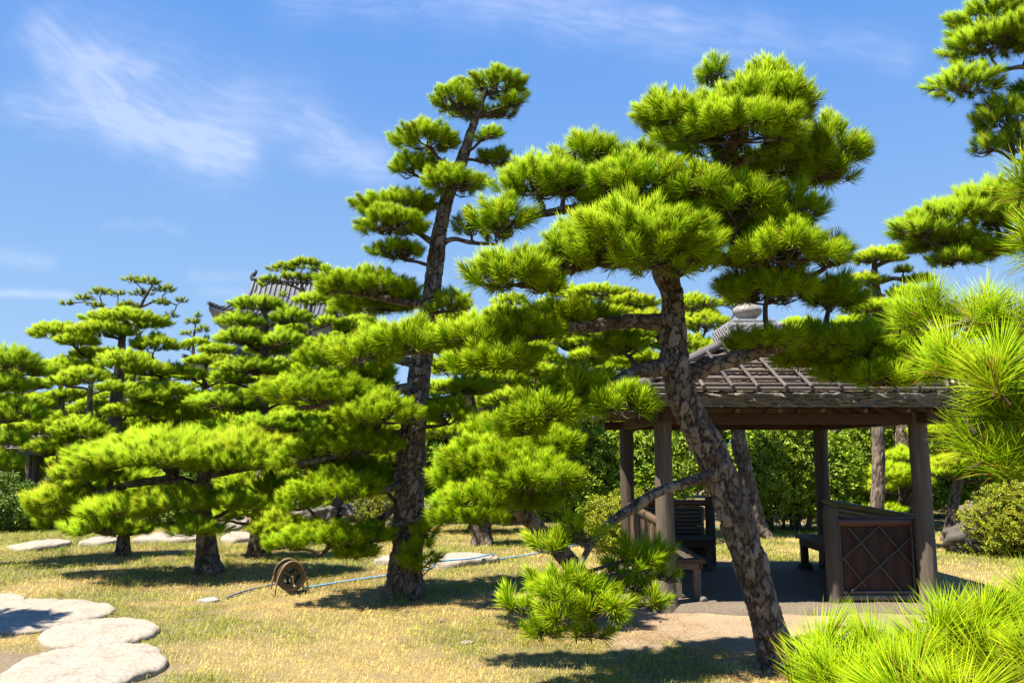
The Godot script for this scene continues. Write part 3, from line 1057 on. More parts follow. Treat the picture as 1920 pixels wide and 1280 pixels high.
func make_pavilion():
	rng.seed = 301
	# packed earth floor, slightly raised
	var fl := Builder.new()
	var f := noise_of(FastNoiseLite.TYPE_SIMPLEX_SMOOTH, 1.4, 31, 4)
	var n := 72
	var rings := [[0.0, 1.0], [0.25, 1.0], [0.5, 1.0], [0.75, 1.0], [0.9, 0.98], [0.96, 0.9], [1.0, 0.55], [1.02, 0.0], [1.03, -0.6]]
	for r in rings:
		for k in n:
			var a := TAU * k / n
			var e := 1.62 / pow(pow(absf(cos(a)), 7.0) + pow(absf(sin(a)), 7.0), 1.0 / 7.0)
			var p: Vector3 = Vector3(cos(a), 0, sin(a)) * e * r[0] * (1.0 + 0.05 * f.get_noise_2d(cos(a) * 2.0, sin(a) * 2.0) + 0.02 * f.get_noise_2d(cos(a) * 9.0, sin(a) * 9.0))
			p.y = 0.075 * r[1] + 0.012 * f.get_noise_2d(p.x * 1.5, p.z * 1.5)
			var g := 1.0 + 0.2 * f.get_noise_2d(p.x * 2.0, p.z * 2.0)
			fl.v.append(p); fl.n.append(Vector3.UP); fl.c.append(Color(0.19 * g, 0.155 * g, 0.115 * g))
	for a in rings.size() - 1:
		for k in n:
			var p := a * n + k
			var q := a * n + (k + 1) % n
			fl.i.append_array(PackedInt32Array([p, q, q + n, p, q + n, p + n]))
	fl.smooth_normals()
	if fl.n[n * 3].y < 0: fl.flip()
	structure("pavilion_floor", fl.mesh(M.soil), Vector3(2.9, 0, -9.80))
	var C := Vector3(2.9, 0.0, -9.67)
	var t := thing("garden_pavilion", "open wooden garden pavilion with bark roof, bamboo battens and stone finial", "pavilion", C)
	var H := 1.33
	for q in [[-H, H, 0.55], [H, H, 0.2], [-H, -H, 0.15], [H, -H, 0.15]]:
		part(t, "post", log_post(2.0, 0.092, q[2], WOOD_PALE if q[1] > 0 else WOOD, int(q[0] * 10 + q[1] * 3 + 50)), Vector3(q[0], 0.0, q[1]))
	for k in 4:
		var R := Basis(Vector3.UP, k * PI * 0.5)
		part(t, "beam", beam(R * Vector3(-H - 0.3, 1.93 + 0.004 * k, H), R * Vector3(H + 0.3, 1.93 + 0.004 * k, H), 0.1, 0.11, WOOD_RED * 0.9, M.wood_level))
		for j in 8:
			var s := -1.5 + j * 3.0 / 7.0
			var q := 1.0 - absf(s) / 1.75
			var a := R * Vector3(s, 1.995, 1.69)
			var e := R * Vector3(s, lerpf(1.995, 2.83, q * 0.95), 1.75 * (1.0 - q * 0.95))
			part(t, "rafter", beam(a, e, 0.045, 0.05, Color(0.21, 0.115, 0.06), M.wood_level))
	bark_roof(t, 1.75, 2.16, 2.98, 0.14, 0.27)
	# finial: carved base, plate, neck and flattened ball
	var fin := Node3D.new()
	fin.name = "finial"
	t.add_child(fin)
	var grey := Color(0.27, 0.28, 0.30)
	var b := Builder.new()
	b.box(Vector3(0, 3.02, 0), Vector3(0.70, 0.17, 0.70), grey, Basis.IDENTITY, 0.012)
	part(fin, "carved_base", b.mesh(M.tile))
	for k in 4:
		var R := Basis(Vector3.UP, k * PI * 0.5)
		var w := Builder.new()
		for row in 2:
			for j in 6:
				var c := Vector3(-0.275 + j * 0.11, 2.985 + row * 0.065, 0.352)
				for rr in [0.045, 0.024]:
					var pts := PackedVector3Array()
					var rad := PackedFloat32Array()
					for m in 13:
						var a := TAU * m / 12.0
						pts.append(R * (c + Vector3(cos(a) * rr * 1.1, sin(a) * rr * 0.7, 0))); rad.append(0.008)
					w.tube(pts, rad, 5, grey * 1.05, 0.0, null, false)
		var o := part(fin, "carving", w.mesh(M.tile))
		o.set_meta("kind", "stuff")
	b = Builder.new()
	b.box(Vector3(0, 3.13, 0), Vector3(0.52, 0.07, 0.52), grey * 0.9, Basis.IDENTITY, 0.012)
	part(fin, "plate", b.mesh(M.tile))
	b = Builder.new()
	b.lathe(Vector3(0, 3.16, 0), [Vector2(0.14, 0), Vector2(0.12, 0.015), Vector2(0.105, 0.05), Vector2(0.12, 0.065), Vector2(0.165, 0.10), Vector2(0.178, 0.14), Vector2(0.165, 0.175), Vector2(0.115, 0.215), Vector2(0.05, 0.235), Vector2(0.02, 0.262), Vector2(0.0, 0.275)], 32, Color(0.30, 0.28, 0.26))
	part(fin, "ball", b.mesh(M.tile))
	# benches with backs
	bench_left()
	bench_right()

func slats(parent: Node, a: Vector3, e: Vector3, y0: float, y1: float, count: int, col: Color):
	for k in count:
		var y := lerpf(y0, y1, (k + 0.5) / count)
		part(parent, "slat", cane(Vector3(a.x, y, a.z), Vector3(e.x, y, e.z), (y1 - y0) / count * 0.52, col * rf(0.8, 1.15), 0.4))

func bench_left():
	var t := thing("corner_bench", "dark wooden corner bench with slatted back inside the pavilion beside the pale front post", "bench", Vector3(2.9, 0.07, -9.67))
	var b := Builder.new()
	b.box(Vector3(-1.06, 0.395, 0.02), Vector3(0.36, 0.045, 2.3), WOOD, Basis.IDENTITY, 0.006)
	part(t, "seat", b.mesh(M.wood))
	b = Builder.new()
	b.box(Vector3(-0.57, 0.398, -1.03), Vector3(0.60, 0.045, 0.40), WOOD, Basis.IDENTITY, 0.006)
	part(t, "seat", b.mesh(M.wood_level))
	part(t, "apron", beam(Vector3(-0.92, 0.335, -1.1), Vector3(-0.92, 0.335, 1.1), 0.035, 0.07, WOOD_RED, M.wood))
	part(t, "apron", beam(Vector3(-1.18, 0.337, 1.1), Vector3(-0.945, 0.337, 1.1), 0.035, 0.07, WOOD_PALE * 1.2, M.wood_level))
	part(t, "apron", beam(Vector3(-0.9, 0.337, -0.86), Vector3(-0.28, 0.337, -0.86), 0.035, 0.08, WOOD_RED, M.wood_level))
	for q in [[-0.96, 1.06], [-1.16, 1.06], [-0.96, 0.0], [-0.35, -0.9], [-0.35, -1.15], [-1.15, -1.15]]:
		b = Builder.new()
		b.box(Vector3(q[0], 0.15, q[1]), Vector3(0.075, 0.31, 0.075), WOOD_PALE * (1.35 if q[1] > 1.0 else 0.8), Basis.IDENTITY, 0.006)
		part(t, "leg", b.mesh(M.wood))
	part(t, "rail", cane(Vector3(-1.31, 0.80, -1.25), Vector3(-1.31, 0.77, 1.24), 0.042, Color(0.19, 0.13, 0.085), 0.9))
	for k in 22:
		var z := -1.18 + k * 0.105
		part(t, "upright", cane(Vector3(-1.31, 0.02, z), Vector3(-1.31 + rf(-0.01, 0.01), 0.765, z + rf(-0.01, 0.01)), 0.019, Color(0.16, 0.11, 0.08) * rf(0.7, 1.3)))
	part(t, "rail", cane(Vector3(-1.25, 0.83, -1.31), Vector3(-0.27, 0.83, -1.31), 0.045, WOOD_RED * 1.2, 0.9))
	slats(t, Vector3(-1.22, 0, -1.31), Vector3(-0.31, 0, -1.31), 0.06, 0.785, 14, Color(0.15, 0.125, 0.10))
	part(t, "stile", cane(Vector3(-0.34, 0.06, -1.275), Vector3(-0.34, 0.78, -1.275), 0.02, Color(0.16, 0.13, 0.10)))
	part(t, "end_post", log_post(0.98, 0.062, 0.05, WOOD * 0.85, 71), Vector3(-0.22, -0.06, -1.31))

func bench_right():
	var t := thing("lattice_bench", "dark wooden bench behind a reed screen with crossed bamboo lattice", "bench", Vector3(2.9, 0.07, -9.67))
	var b := Builder.new()
	b.box(Vector3(1.06, 0.41, -0.02), Vector3(0.40, 0.045, 2.25), WOOD_PALE, Basis.IDENTITY, 0.006)
	part(t, "seat", b.mesh(M.wood))
	part(t, "apron", beam(Vector3(0.89, 0.345, -1.05), Vector3(0.89, 0.345, 1.05), 0.035, 0.08, WOOD, M.wood))
	for q in [[0.92, -1.0], [1.2, -1.0], [0.92, 0.0], [1.2, 0.0], [0.92, 1.0]]:
		b = Builder.new()
		b.box(Vector3(q[0], 0.155, q[1]), Vector3(0.085, 0.32, 0.085), WOOD, Basis.IDENTITY, 0.006)
		part(t, "leg", b.mesh(M.wood))
		b = Builder.new()
		b.box(Vector3(q[0], 0.03, q[1]), Vector3(0.15, 0.10, 0.15), WOOD * 0.8, Basis.IDENTITY, 0.012)
		part(t, "footing", b.mesh(M.stone))
	# side back: bamboo under a peeled rail
	part(t, "rail", cane(Vector3(1.31, 0.86, -1.24), Vector3(1.31, 0.83, 1.24), 0.04, Color(0.23, 0.16, 0.10), 0.8))
	slats(t, Vector3(1.31, 0, -1.22), Vector3(1.31, 0, 1.22), 0.06, 0.81, 13, Color(0.24, 0.21, 0.175))
	# front screen of upright reeds
	b = Builder.new()
	var n := 360
	for row in 2:
		for k in n + 1:
			var x := lerpf(0.47, 1.25, float(k) / n)
			var ph := fmod(k / 9.0, 1.0)
			var z := 1.24 + 0.009 * sqrt(maxf(0.0, 1.0 - pow(2.0 * ph - 1.0, 2.0)))
			b.v.append(Vector3(x, 0.09 if row == 0 else 0.79, z)); b.n.append(Vector3(0, 0, 1))
			var g := 0.75 + 0.5 * absf(sin(floor(k / 9.0) * 12.9898) * 1.0)
			b.c.append(Color(0.095 * g, 0.045 * g, 0.03 * g))
	for k in n:
		b.i.append_array(PackedInt32Array([k, k + 1, k + n + 2, k, k + n + 2, k + n + 1]))
	b.smooth_normals()
	if b.n[n / 2].z < 0: b.flip()
	part(t, "reed_screen", b.mesh(M.wood))
	b = Builder.new()
	b.box(Vector3(0.86, 0.44, 1.225), Vector3(0.78, 0.70, 0.02), WOOD_RED * 0.7)
	part(t, "backboard", b.mesh(M.wood))
	part(t, "top_rail", cane(Vector3(0.46, 0.80, 1.25), Vector3(1.27, 0.80, 1.25), 0.05, Color(0.15, 0.06, 0.035), 3.0))
	part(t, "bottom_rail", cane(Vector3(0.46, 0.10, 1.262), Vector3(1.26, 0.10, 1.262), 0.018, CANE_GREY * 0.8))
	part(t, "bottom_rail", cane(Vector3(0.46, 0.045, 1.25), Vector3(1.26, 0.045, 1.25), 0.034, Color(0.2, 0.15, 0.11), 2.0))
	part(t, "stile", cane(Vector3(0.475, 0.09, 1.268), Vector3(0.475, 0.76, 1.268), 0.016, CANE_GREY * 0.6))
	part(t, "stile", cane(Vector3(1.225, 0.09, 1.268), Vector3(1.225, 0.76, 1.268), 0.016, CANE_GREY * 0.6))
	var k := 0
	for q in [[470, 420, 790, 775], [670, 415, 885, 650], [415, 575, 560, 745], [415, 600, 665, 415], [450, 785, 890, 460]]:
		var a := Vector3(lerpf(0.475, 1.225, (q[0] - 412) / 470.0), lerpf(0.765, 0.10, (q[1] - 412) / 368.0), 1.272 + 0.018 * (k / 3))
		var e := Vector3(lerpf(0.475, 1.225, (q[2] - 412) / 470.0), lerpf(0.765, 0.10, (q[3] - 412) / 368.0), 1.272 + 0.018 * (k / 3))
		part(t, "lattice_bar", cane(a, e, 0.011, Color(0.085, 0.07, 0.058)))
		k += 1
	part(t, "end_post", log_post(1.0, 0.072, 0.15, Color(0.13, 0.10, 0.075), 72), Vector3(0.40, -0.07, 1.25))

# ---------------------------------------------------------------- tiled roofs behind the garden
const TILE := Color(0.088, 0.098, 0.12)
const WHITE := Color(0.74, 0.73, 0.70)
# a slope from eave (A, B) to top (C, D); rows of round tiles run down it
func tiled_slope(parent: Node, A: Vector3, B: Vector3, C: Vector3, D: Vector3, sag: float, lift: float, gap: float):
	var s := Builder.new()
	var place := func(u: float, v: float) -> Vector3:
		var p := A.lerp(B, u).lerp(C.lerp(D, u), v)
		p.y += -sag * 4.0 * v * (1.0 - v) * 0.5 + lift * pow(absf(2.0 * u - 1.0), 3.0) * pow(1.0 - v, 2.0)
		return p
	var nu := 24
	var nv := 8
	for v in nv + 1:
		for u in nu + 1:
			s.v.append(place.call(float(u) / nu, float(v) / nv)); s.n.append(Vector3.UP); s.c.append(TILE)
	for v in nv:
		for u in nu:
			var p := v * (nu + 1) + u
			s.i.append_array(PackedInt32Array([p, p + 1, p + nu + 2, p, p + nu + 2, p + nu + 1]))
	s.smooth_normals()
	if s.n[nu].y < 0: s.flip()
	part(parent, "tile_bed", s.mesh(M.tile))
	var r := Builder.new()
	var la := (B - A).length()
	var lt := (D - C).length()
	var n := int(la / gap)
	for k in n + 1:
		var x := -la * 0.5 + la * k / n
		var vm := 1.0 if absf(x) <= lt * 0.5 else (la * 0.5 - absf(x)) / maxf(la * 0.5 - lt * 0.5, 0.001)
		if vm < 0.05: continue
		var pts := PackedVector3Array()
		var rad := PackedFloat32Array()
		for j in 7:
			var v := vm * j / 6.0
			var half := lerpf(la, lt, v) * 0.5
			pts.append(place.call(clampf(0.5 + x / (2.0 * half), 0.0, 1.0), v) + Vector3(0, 0.03, 0)); rad.append(gap * 0.3)
		r.tube(pts, rad, 6, TILE * rf(1.1, 1.7), 0.0, null, true)
	var o := part(parent, "tile_rows", r.mesh(M.tile))
	o.set_meta("kind", "stuff")
	# white edge below the eave
	var w := Builder.new()
	for u in nu:
		var a: Vector3 = place.call(float(u) / nu, 0.0)
		var b: Vector3 = place.call(float(u + 1) / nu, 0.0)
		var inn := ((C + D) * 0.5 - (A + B) * 0.5)
		inn.y = 0
		inn = inn.normalized()
		var a1 := a - Vector3(0, 0.06, 0) + inn * 0.06
		var b1 := b - Vector3(0, 0.06, 0) + inn * 0.06
		var dn := Vector3(0, -0.28, 0)
		w.quad(a1, b1, b1 + dn, a1 + dn, WHITE)
		w.quad(a1 + dn, b1 + dn, b1 + dn * 1.6 + inn * 1.2, a1 + dn * 1.6 + inn * 1.2, WHITE)
	part(parent, "eave", w.mesh(M.plaster))
func ridge(parent: Node, pts: Array, r: float):
	var b := Builder.new()
	var pv := PackedVector3Array()
	var rad := PackedFloat32Array()
	for p in pts:
		pv.append(p); rad.append(r)
	b.tube(pv, rad, 8, TILE * 1.3)
	part(parent, "ridge", b.mesh(M.tile))

func make_buildings():
	rng.seed = 401
	# corner turret
	var foot := at(556, 845, 47)
	foot.y = 0
	var t := thing("castle_turret", "white walled castle turret with curved grey tile roofs rising behind the pines", "building", foot)
	t.rotation.y = 0.14
	t.scale = Vector3(1, 0.945, 1)
	var b := Builder.new()
	b.box(Vector3(0, 3.4, 0), Vector3(8.4, 6.8, 7.0), WHITE, Basis.IDENTITY, 0.03)
	part(t, "wall", b.mesh(M.plaster))
	b = Builder.new()
	b.box(Vector3(0, 8.2, 0), Vector3(6.6, 2.8, 5.4), WHITE, Basis.IDENTITY, 0.03)
	part(t, "wall", b.mesh(M.plaster))
	for x in [-2.0, 0.2, 2.3]:
		var wn := Node3D.new()
		wn.name = "window"
		t.add_child(wn, true)
		b = Builder.new()
		b.box(Vector3(x, 8.25, 2.72), Vector3(0.8, 1.1, 0.06), Color(0.03, 0.03, 0.03))
		part(wn, "opening", b.mesh(M.plaster))
		for k in 3:
			b = Builder.new()
			b.box(Vector3(x - 0.22 + k * 0.22, 8.25, 2.78), Vector3(0.09, 1.1, 0.08), WHITE)
			part(wn, "bar", b.mesh(M.plaster))
	var up := Node3D.new(); up.name = "upper_roof"; t.add_child(up)
	var lo := Node3D.new(); lo.name = "lower_roof"; t.add_child(lo)
	for s in [1.0, -1.0]:
		tiled_slope(up, Vector3(-4.5, 9.5, 3.7 * s), Vector3(4.5, 9.5, 3.7 * s), Vector3(-2.9, 10.55, 2.0 * s), Vector3(2.9, 10.55, 2.0 * s), 0.15, 0.55, 0.27)
		tiled_slope(up, Vector3(-2.95, 10.55, 2.0 * s), Vector3(2.95, 10.55, 2.0 * s), Vector3(-2.85, 12.2, 0.05 * s), Vector3(2.85, 12.2, 0.05 * s), 0.35, 0.0, 0.27)
		tiled_slope(up, Vector3(4.5 * s, 9.5, 3.7), Vector3(4.5 * s, 9.5, -3.7), Vector3(2.9 * s, 10.55, 2.0), Vector3(2.9 * s, 10.55, -2.0), 0.15, 0.55, 0.27)
		tiled_slope(lo, Vector3(-5.4, 6.3, 4.7 * s), Vector3(5.4, 6.3, 4.7 * s), Vector3(-3.4, 7.5, 2.75 * s), Vector3(3.4, 7.5, 2.75 * s), 0.15, 0.55, 0.27)
		tiled_slope(lo, Vector3(5.4 * s, 6.3, 4.7), Vector3(5.4 * s, 6.3, -4.7), Vector3(3.4 * s, 7.5, 2.75), Vector3(3.4 * s, 7.5, -2.75), 0.15, 0.55, 0.27)
		b = Builder.new()
		b.tri(Vector3(2.7 * s, 10.4, 1.9), Vector3(2.7 * s, 10.4, -1.9), Vector3(2.7 * s, 12.05, 0), WHITE)
		part(up, "gable", b.mesh(M.plaster))
		for z in [1.0, -1.0]:
			ridge(up, [Vector3(4.55 * s, 10.15, 3.75 * z), Vector3(4.0 * s, 9.98, 3.15 * z), Vector3(3.4 * s, 10.22, 2.5 * z), Vector3(2.9 * s, 10.62, 2.0 * z)], 0.12)
			ridge(up, [Vector3(2.9 * s, 10.62, 2.05 * z), Vector3(2.88 * s, 11.0, 1.4 * z), Vector3(2.85 * s, 11.6, 0.7 * z), Vector3(2.85 * s, 12.25, 0.05 * z)], 0.13)
			ridge(lo, [Vector3(5.45 * s, 6.95, 4.75 * z), Vector3(4.7 * s, 6.8, 4.0 * z), Vector3(4.0 * s, 7.1, 3.3 * z), Vector3(3.4 * s, 7.55, 2.75 * z)], 0.12)
		# fish-shaped ridge ornament
		b = Builder.new()
		b.tube(PackedVector3Array([Vector3(2.8 * s, 12.35, 0), Vector3(2.92 * s, 12.55, 0), Vector3(2.88 * s, 12.75, 0), Vector3(2.75 * s, 12.9, 0), Vector3(2.78 * s, 13.05, 0)]), PackedFloat32Array([0.2, 0.2, 0.15, 0.09, 0.03]), 8, TILE)
		b.quad(Vector3(2.72 * s, 12.85, 0), Vector3(2.6 * s, 13.05, 0.02), Vector3(2.75 * s, 12.95, 0), Vector3(2.9 * s, 13.08, -0.02), TILE)
		part(up, "ridge_ornament", b.mesh(M.tile))
	ridge(up, [Vector3(-2.95, 12.42, 0), Vector3(-1, 12.32, 0), Vector3(1, 12.32, 0), Vector3(2.95, 12.42, 0)], 0.22)
	# long tiled garden buildings
	for e in [[110, 31.0, 8.0, 2.75, 0.10, "long pale plaster building with grey tile roof behind the pines"], [470, 30.0, 5.0, 1.55, -0.1, "low grey tile roofed wall behind the straight tiered pine"], [860, 29.0, 7.0, 1.9, 0.0, "low white plaster wall far behind the tall pine's trunk"]]:
		var ft := at(e[0], 845, e[1])
		ft.y = 0
		var w := thing("plaster_building" if e[3] > 2.5 else "plaster_wall", e[5], "building" if e[3] > 2.5 else "wall", ft)
		w.rotation.y = e[4]
		var h: float = e[3]
		var l: float = e[2] * 0.5
		var dp: float = 1.3 if h > 2.5 else 0.35
		b = Builder.new()
		b.box(Vector3(0, h * 0.5, 0), Vector3(l * 2.0 - 0.3, h, dp * 1.5), Color(0.55, 0.49, 0.40) if h > 2.5 else WHITE, Basis.IDENTITY, 0.02)
		part(w, "wall", b.mesh(M.plaster))
		for s in [1.0, -1.0]:
			tiled_slope(w, Vector3(-l, h, dp * s), Vector3(l, h, dp * s), Vector3(-l, h + dp * 0.72, 0.02 * s), Vector3(l, h + dp * 0.72, 0.02 * s), 0.04, 0.0, 0.24)
		ridge(w, [Vector3(-l, h + dp * 0.76, 0), Vector3(l, h + dp * 0.76, 0)], 0.1)
	# a second, smaller bark-roofed shelter among the trees
	var p := at(40, 845, 19)
	p.y = 0
	var sh := thing("bark_shelter", "small bark-roofed shelter half hidden by pines near the left edge", "shelter", p)
	for q in [[-0.9, 0.9], [0.9, 0.9], [-0.9, -0.9], [0.9, -0.9]]:
		part(sh, "post", log_post(1.5, 0.07, 0.1, WOOD, 81), Vector3(q[0], 0, q[1]))
	bark_roof(sh, 1.25, 1.6, 2.15, 0.12, 0.3)

# ---------------------------------------------------------------- pines
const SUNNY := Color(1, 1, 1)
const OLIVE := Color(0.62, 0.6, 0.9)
func make_trees():
	pine("pine_tree", "leaning pine with thick plated bark trunk in front of the pavilion", {"d": 6.15, "L": 0.15, "lod": "near", "fine": true, "dens": 1.05, "full": 1.16,
		"trunk": [[1466, 1262, 74, 0], [1440, 1165, 64, 0], [1405, 1050, 66, 0.02], [1368, 930, 72, 0.05], [1330, 840, 68, 0.05], [1288, 760, 62, 0.05], [1268, 690, 64, 0.05], [1262, 620, 56, 0.0], [1262, 560, 50, 0.0], [1246, 500, 56, 0.0], [1262, 430, 40, -0.1], [1310, 370, 32, -0.15], [1358, 315, 28, -0.15], [1376, 262, 22, -0.1], [1385, 210, 14, 0.0]],
		"limbs": [[[1258, 606, 42, 0], [1180, 602, 32, 0.05], [1110, 612, 28, 0.1], [1040, 616, 24, 0.15], [960, 640, 19, 0.2], [860, 652, 14, 0.25], [740, 664, 10, 0.25]],
			[[1275, 706, 48, 0.02], [1340, 684, 34, 0.05], [1420, 660, 32, 0.0], [1500, 640, 26, -0.05], [1570, 650, 20, -0.05], [1660, 690, 13, 0.0]],
			[[1268, 690, 46, 0.05], [1220, 692, 36, 0.15], [1170, 708, 26, 0.3], [1110, 752, 16, 0.4], [1030, 782, 9, 0.45]],
			[[1340, 892, 34, 0.1], [1290, 903, 22, 0.2], [1235, 922, 20, 0.3], [1190, 950, 22, 0.35], [1140, 985, 17, 0.4], [1095, 1045, 11, 0.45], [1075, 1130, 7, 0.5]],
			[[1246, 480, 42, 0.0], [1190, 470, 32, 0.2], [1110, 492, 24, 0.4], [1020, 520, 15, 0.5]],
			[[1250, 470, 40, 0.0], [1330, 480, 30, 0.15], [1420, 500, 24, 0.25], [1520, 520, 14, 0.2]],
			[[1275, 400, 34, -0.1], [1180, 380, 26, 0.0], [1080, 390, 20, 0.1], [980, 410, 14, 0.15], [930, 440, 9, 0.15]],
			[[1350, 325, 26, -0.15], [1420, 292, 22, -0.2], [1490, 300, 16, -0.3], [1570, 300, 10, -0.3]],
			[[1340, 330, 24, -0.12], [1295, 298, 20, -0.05], [1285, 268, 17, 0.05], [1300, 250, 14, 0.1]]],
		"pads": [[1290, 212, 105, 46, 0.15], [1420, 185, 120, 52, 0], [1335, 132, 45, 34, -0.1], [1490, 172, 62, 48, 0.15], [1380, 235, 135, 42, 0.3], [1230, 200, 60, 40, 0.1], [1440, 140, 70, 36, -0.1],
			[1555, 262, 88, 52, -0.3], [1470, 305, 120, 36, -0.5], [1540, 315, 70, 36, -0.4],
			[1110, 278, 80, 40, 0.1], [1215, 282, 55, 24, -0.3], [1010, 330, 95, 48, 0.1], [945, 395, 72, 52, 0.2], [1060, 330, 70, 42, 0.2],
			[1190, 330, 115, 52, 0.3], [1310, 345, 95, 50, 0.35], [1375, 370, 95, 50, 0.35], [1475, 378, 80, 46, 0.25], [1260, 390, 130, 44, 0.1], [1420, 420, 100, 40, 0.1], [1150, 380, 90, 40, 0.0],
			[1200, 432, 165, 72, 0.65], [1110, 430, 85, 56, 0.5], [1300, 440, 80, 58, 0.55], [1240, 470, 110, 46, 0.75], [965, 500, 100, 50, 0.6], [1060, 470, 75, 44, 0.5], [1030, 520, 60, 35, 0.5],
			[1470, 455, 110, 48, 0.4], [1560, 465, 55, 42, 0.2], [1440, 530, 110, 36, 0.1], [1560, 545, 75, 34, -0.2],
			[960, 605, 100, 34, 0.25], [1050, 585, 80, 26, 0.0], [890, 625, 90, 34, 0.3], [765, 632, 95, 34, 0.3], [690, 650, 75, 34, 0.3], [930, 662, 100, 36, 0.4], [1160, 640, 58, 30, -0.2], [1110, 590, 60, 22, -0.2],
			[1165, 745, 88, 42, 0.5], [1080, 715, 80, 40, 0.4], [1020, 755, 90, 42, 0.5], [985, 792, 60, 32, 0.45],
			[1450, 626, 66, 24, 0.15], [1400, 640, 50, 18, -0.15], [1560, 632, 88, 36, -0.1], [1645, 640, 95, 46, 0], [1705, 685, 80, 38, 0.1], [1600, 688, 80, 28, -0.2], [1500, 668, 60, 18, -0.35], [1660, 700, 70, 24, 0.25],
			[1088, 985, 55, 34, 0.4, 1], [1035, 1012, 55, 28, 0.4, 1], [1190, 1040, 70, 36, 0.3, 1], [1240, 1062, 38, 28, 0.2, 1], [1065, 1090, 80, 36, 0.5, 1], [968, 1125, 40, 25, 0.5, 1], [1125, 1125, 80, 36, 0.5, 1], [1020, 1175, 60, 22, 0.5, 1], [1105, 1180, 50, 22, 0.4, 1], [1010, 1090, 50, 26, 0.4, 1], [1170, 1090, 60, 30, 0.3, 1], [1215, 1120, 50, 24, 0.4, 1], [1060, 1140, 60, 26, 0.6, 1], [1230, 1030, 40, 26, 0.1, 1]]})
	pine("pine_tree", "small pine leaning left with a bright dense crown before the lawn", {"d": 8.6, "L": 0.16, "lod": "near", "dens": 1.05,
		"trunk": [[1120, 1128, 46, 0], [1075, 1062, 40, 0.1], [1025, 1006, 34, 0.3], [962, 946, 29, 0.6], [930, 890, 24, 0.7], [950, 830, 16, 0.7]],
		"pads": [[1020, 822, 80, 34, 0.8], [930, 845, 110, 44, 1.0], [868, 885, 72, 42, 0.9], [1000, 882, 100, 38, 1.2], [880, 955, 82, 34, 0.3], [945, 800, 80, 32, 0.6], [1045, 895, 55, 26, 0.9], [900, 925, 80, 28, 1.2], [1000, 935, 60, 20, 0.8]]})
	pine("pine_tree", "tall slender pine with cloud shaped pads and bare upper trunk", {"d": 9.07, "L": 0.13, "lod": "near", "fine": true, "dens": 0.95,
		"trunk": [[757, 1122, 76, 0], [764, 1010, 62, 0], [768, 900, 62, 0], [774, 800, 56, 0], [786, 700, 50, 0], [800, 610, 44, 0], [812, 530, 38, 0], [822, 450, 34, 0], [838, 370, 30, 0], [866, 300, 26, 0], [884, 245, 20, 0], [900, 200, 15, 0], [912, 165, 9, 0]],
		"limbs": [[[826, 465, 20, 0], [800, 447, 13, 0.05], [770, 432, 9, 0.15], [720, 430, 7, 0.2]], [[830, 455, 16, 0], [852, 448, 11, 0], [885, 455, 9, -0.1], [930, 458, 7, -0.3]], [[806, 575, 26, 0], [750, 565, 18, 0.05], [680, 552, 13, 0.1], [620, 545, 8, 0.2]],
			[[786, 685, 26, 0], [730, 672, 18, 0.1], [660, 690, 13, 0.2], [600, 690, 9, 0.25]], [[780, 725, 26, 0], [720, 735, 18, 0.2], [650, 755, 13, 0.3], [560, 765, 9, 0.4]], [[772, 812, 26, 0], [710, 820, 16, 0.2], [650, 850, 12, 0.3], [560, 870, 8, 0.2]],
			[[766, 905, 22, 0], [715, 920, 13, 0.3], [640, 935, 9, 0.45]], [[762, 930, 16, 0], [720, 968, 13, 0.15], [662, 992, 11, 0.3], [600, 1040, 8, 0.5]], [[764, 998, 16, 0], [715, 1008, 12, 0.3], [640, 1030, 9, 0.45]], [[870, 300, 16, 0], [845, 310, 10, 0.05], [820, 295, 8, 0.1]]],
		"pads": [[930, 150, 72, 30, 0], [850, 180, 55, 32, 0.1], [962, 185, 35, 24, 0.1], [940, 207, 40, 18, -0.2], [880, 203, 45, 22, -0.2], [918, 245, 38, 22, 0.25], [800, 252, 75, 32, 0.2], [768, 302, 48, 32, 0.1], [850, 335, 72, 30, 0.4], [930, 292, 45, 22, -0.2], [805, 305, 40, 20, -0.2],
			[745, 378, 85, 26, -0.1], [735, 410, 80, 28, 0.25], [745, 464, 58, 24, 0.1], [878, 415, 35, 34, -0.3], [930, 430, 40, 30, -0.4],
			[690, 528, 98, 34, 0.1], [640, 522, 55, 28, 0.3], [850, 562, 50, 30, 0.1], [740, 552, 60, 24, -0.3], [700, 565, 80, 24, -0.4],
			[620, 662, 75, 32, 0.2], [690, 690, 60, 26, 0.1], [600, 722, 115, 36, 0.4], [705, 765, 90, 32, 0.6], [840, 765, 60, 38, -0.1], [660, 745, 90, 26, -0.3], [880, 720, 50, 26, -0.4],
			[600, 832, 70, 30, 0.2], [690, 822, 68, 34, 0.4], [560, 855, 60, 30, 0.0], [640, 862, 70, 26, -0.2],
			[640, 905, 88, 30, 0.5], [560, 925, 52, 28, 0.3], [700, 885, 50, 26, -0.1],
			[612, 995, 88, 25, 0.5], [535, 1014, 50, 16, 0.6], [690, 995, 52, 24, 0.3], [660, 1030, 50, 15, 0.4], [785, 1032, 46, 46, 0.25], [800, 985, 36, 30, 0.2]]})
